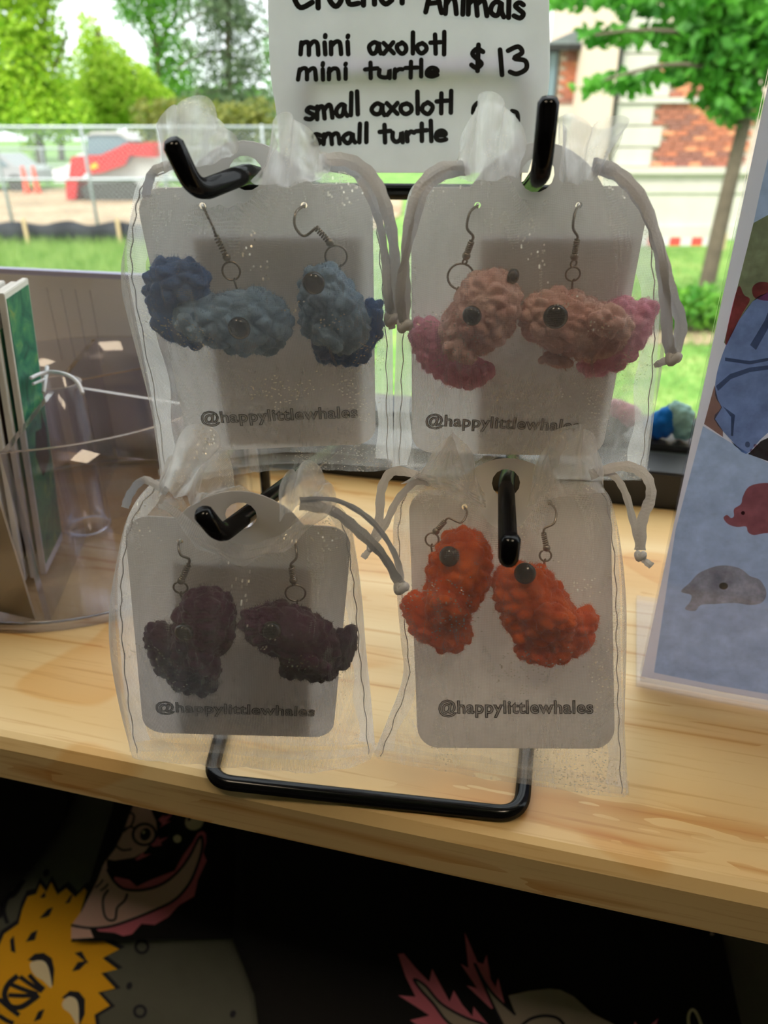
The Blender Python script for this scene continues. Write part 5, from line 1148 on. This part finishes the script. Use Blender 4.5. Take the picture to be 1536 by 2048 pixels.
bm = B(); box(bm, (4.25, .02, zA / 2), (8.7, .20, zA)); obj('stone_base', bm, M['stone'], bld)
for y0, y1, pr in ((334, 347, .10), (366, 385, .03), (450, 480, .06)): bm = B(); z0, z1 = fz(y1, DB), fz(y0, DB); box(bm, (4.25, -.08 - pr / 2, (z0 + z1) / 2), (8.7, pr, z1 - z0)); obj('stone_band', bm, M['stone'], bld)
bm = B(); z0, z1 = fz(206, DB), fz(195, DB); box(bm, (4.3, .0, (z0 + z1) / 2), (8.6, .14, z1 - z0)); obj('stone_string_course', bm, M['stone'], bld)
edges = [(334, 295, 1302), (295, 252, 1322), (252, 206, 1306), (195, 150, 1340), (150, 108, 1318), (108, 66, 1348), (66, 20, 1322)]
for y0, y1, xe in edges:
    z0, z1 = fz(y0, DB) + .008, fz(y1, DB) - .008; x0, x1 = 0, fx(xe, (y0 + y1) / 2); bm = B(); box(bm, ((x0 + x1) / 2 - .02, .08, (z0 + z1) / 2), (x1 - x0 + .04, .22, z1 - z0), bev=.012); obj('quoin_stone', bm, M['stone'], bld)
BL_, BHt, J = .21, .068, .012
def brick_mesh(m):
    bm = B(); box(bm, (0, 0, 0), (BL_, .06, BHt)); me = bpy.data.meshes.new('brick'); bm.to_mesh(me); bm.free(); me.materials.append(m); return me
bms = [brick_mesh(m) for m in bricks_m]; nb_ = 0
def lay(x0f, x1, z0, z1, yy, par, cap):
    global nb_; z = z0 + BHt / 2; row = 0; cnt = 0
    while z < z1:
        x = x0f(z) + BL_ / 2 + (BL_ / 2 if row % 2 else 0)
        while x < x1 and cnt < cap:
            o = bpy.data.objects.new('brick', random.choice(bms)); link(o, par); o.location = (x, yy + random.uniform(-.004, .004), z); x += BL_ + J; cnt += 1
        z += BHt + J; row += 1
    return cnt
def edge_at(z):
    for y0, y1, xe in edges:
        if fz(y0, DB) <= z <= fz(y1, DB): return fx(xe, (y0 + y1) / 2) + .01
    return fx(1335, 180)
lay(edge_at, fx(1500, 250), zA + .01, fz(206, DB), .02, bld, 150); lay(edge_at, fx(1490, 120), fz(195, DB) + .01, fz(55, DB), .02, bld, 140)
bm = B(); box(bm, (5.6, .02, (zA + 7) / 2), (8.6 - fx(1500, 250) + 0.2 - .0, .05, 7 - zA)); o = obj('brick_face', bm, M['brickwall'], bld); o.location.x = fx(1500, 250) / 2 - .05
# downpipe on the corner
bm = B(); tube(bm, [(fx(1231, 200), -.1, fz(335, DB)), (fx(1231, 100), -.1, 6.2)], .035, 8); obj('downpipe', bm, M['frame'], bld, True)
# recessed left wing with sloping slate roof
DW = 17.0
def wg(x, y): p = hp(x, y, DW); return (p.x - BO.x, p.z - GZ)
xw0, xw1 = wg(1085, 150)[0], wg(1260, 150)[0]; ze = wg(1150, 88)[1]
wing = bld; bm = B(); box(bm, ((xw0 + xw1) / 2, DW - DB + 1.5, ze / 2), (xw1 - xw0, 3, ze)); obj('wing_wall', bm, M['mortar'], wing)
lay(lambda z: xw0 + .35, wg(1222, 150)[0], wg(1150, 205)[1], ze - .05, DW - DB - .02, wing, 95)
bm = B(); z0, z1 = wg(1150, 236)[1], wg(1150, 212)[1]; box(bm, ((xw0 + xw1) / 2, DW - DB - .06, (z0 + z1) / 2), (xw1 - xw0 + .1, .14, z1 - z0)); obj('stone_band', bm, M['stone'], wing)
bm = B(); box(bm, ((xw0 + xw1) / 2, DW - DB - .03, z0 / 2), (xw1 - xw0, .08, z0)); obj('stone_base', bm, M['stone'], wing)
wn_ = (xw0 + .06, xw0 + .30); bm = B(); box(bm, ((wn_[0] + wn_[1]) / 2, DW - DB - .02, (z1 + ze) / 2), (wn_[1] - wn_[0], .07, ze - z1 - .1)); wo = obj('window', bm, M['frame'], wing); bm = B(); box(bm, ((wn_[0] + wn_[1]) / 2, DW - DB - .06, (z1 + ze) / 2), (.14, .02, ze - z1 - .3)); obj('pane', bm, cabg, wo)
bm = B(); a0 = wg(1080, 92); a1 = wg(1262, 92); r0 = wg(1236, 22); r1 = wg(1300, 10)
vs_ = [bm.verts.new(v) for v in ((a0[0], DW - DB - .25, a0[1]), (a1[0], DW - DB - .25, a1[1]), (r1[0], DW - DB + .9, r1[1]), (r0[0], DW - DB + .9, r0[1]))]; f = bm.faces.new(vs_); bmesh.ops.solidify(bm, geom=[f], thickness=.08); obj('roof', bm, M['roof'], wing)
bm = B(); box(bm, ((a0[0] + a1[0]) / 2, DW - DB - .26, a0[1] - .04), (a1[0] - a0[0], .08, .10)); obj('gutter', bm, M['frame'], wing)
# red and white barrier tape on stakes
tp0, tp1 = hp(1250, 492, 12.6), hp(1447, 488, 12.6); e = empty('barrier_tape', HEAD @ Matrix.Translation((tp0.x, 12.6, GZ)), 'red and white barrier tape strung before the stone base of the building', 'tape')
rt_ = mat('red_tape', hexc(205, 70, 62), .5); wt_ = mat('white_tape', hexc(200, 192, 190), .5); zt_ = tp0.z - GZ; n = 9
for i in range(n): bm = B(); x0 = (tp1.x - tp0.x) * i / n; x1 = (tp1.x - tp0.x) * (i + 1) / n; box(bm, ((x0 + x1) / 2, 0, zt_ + .07), (x1 - x0, .012, .13)); obj('stripe', bm, rt_ if i % 2 == 0 else wt_, e)
for x in (0, tp1.x - tp0.x): bm = B(); box(bm, (x, 0, (zt_ + .2) / 2), (.05, .05, zt_ + .2)); obj('stake', bm, M['stake'], e)
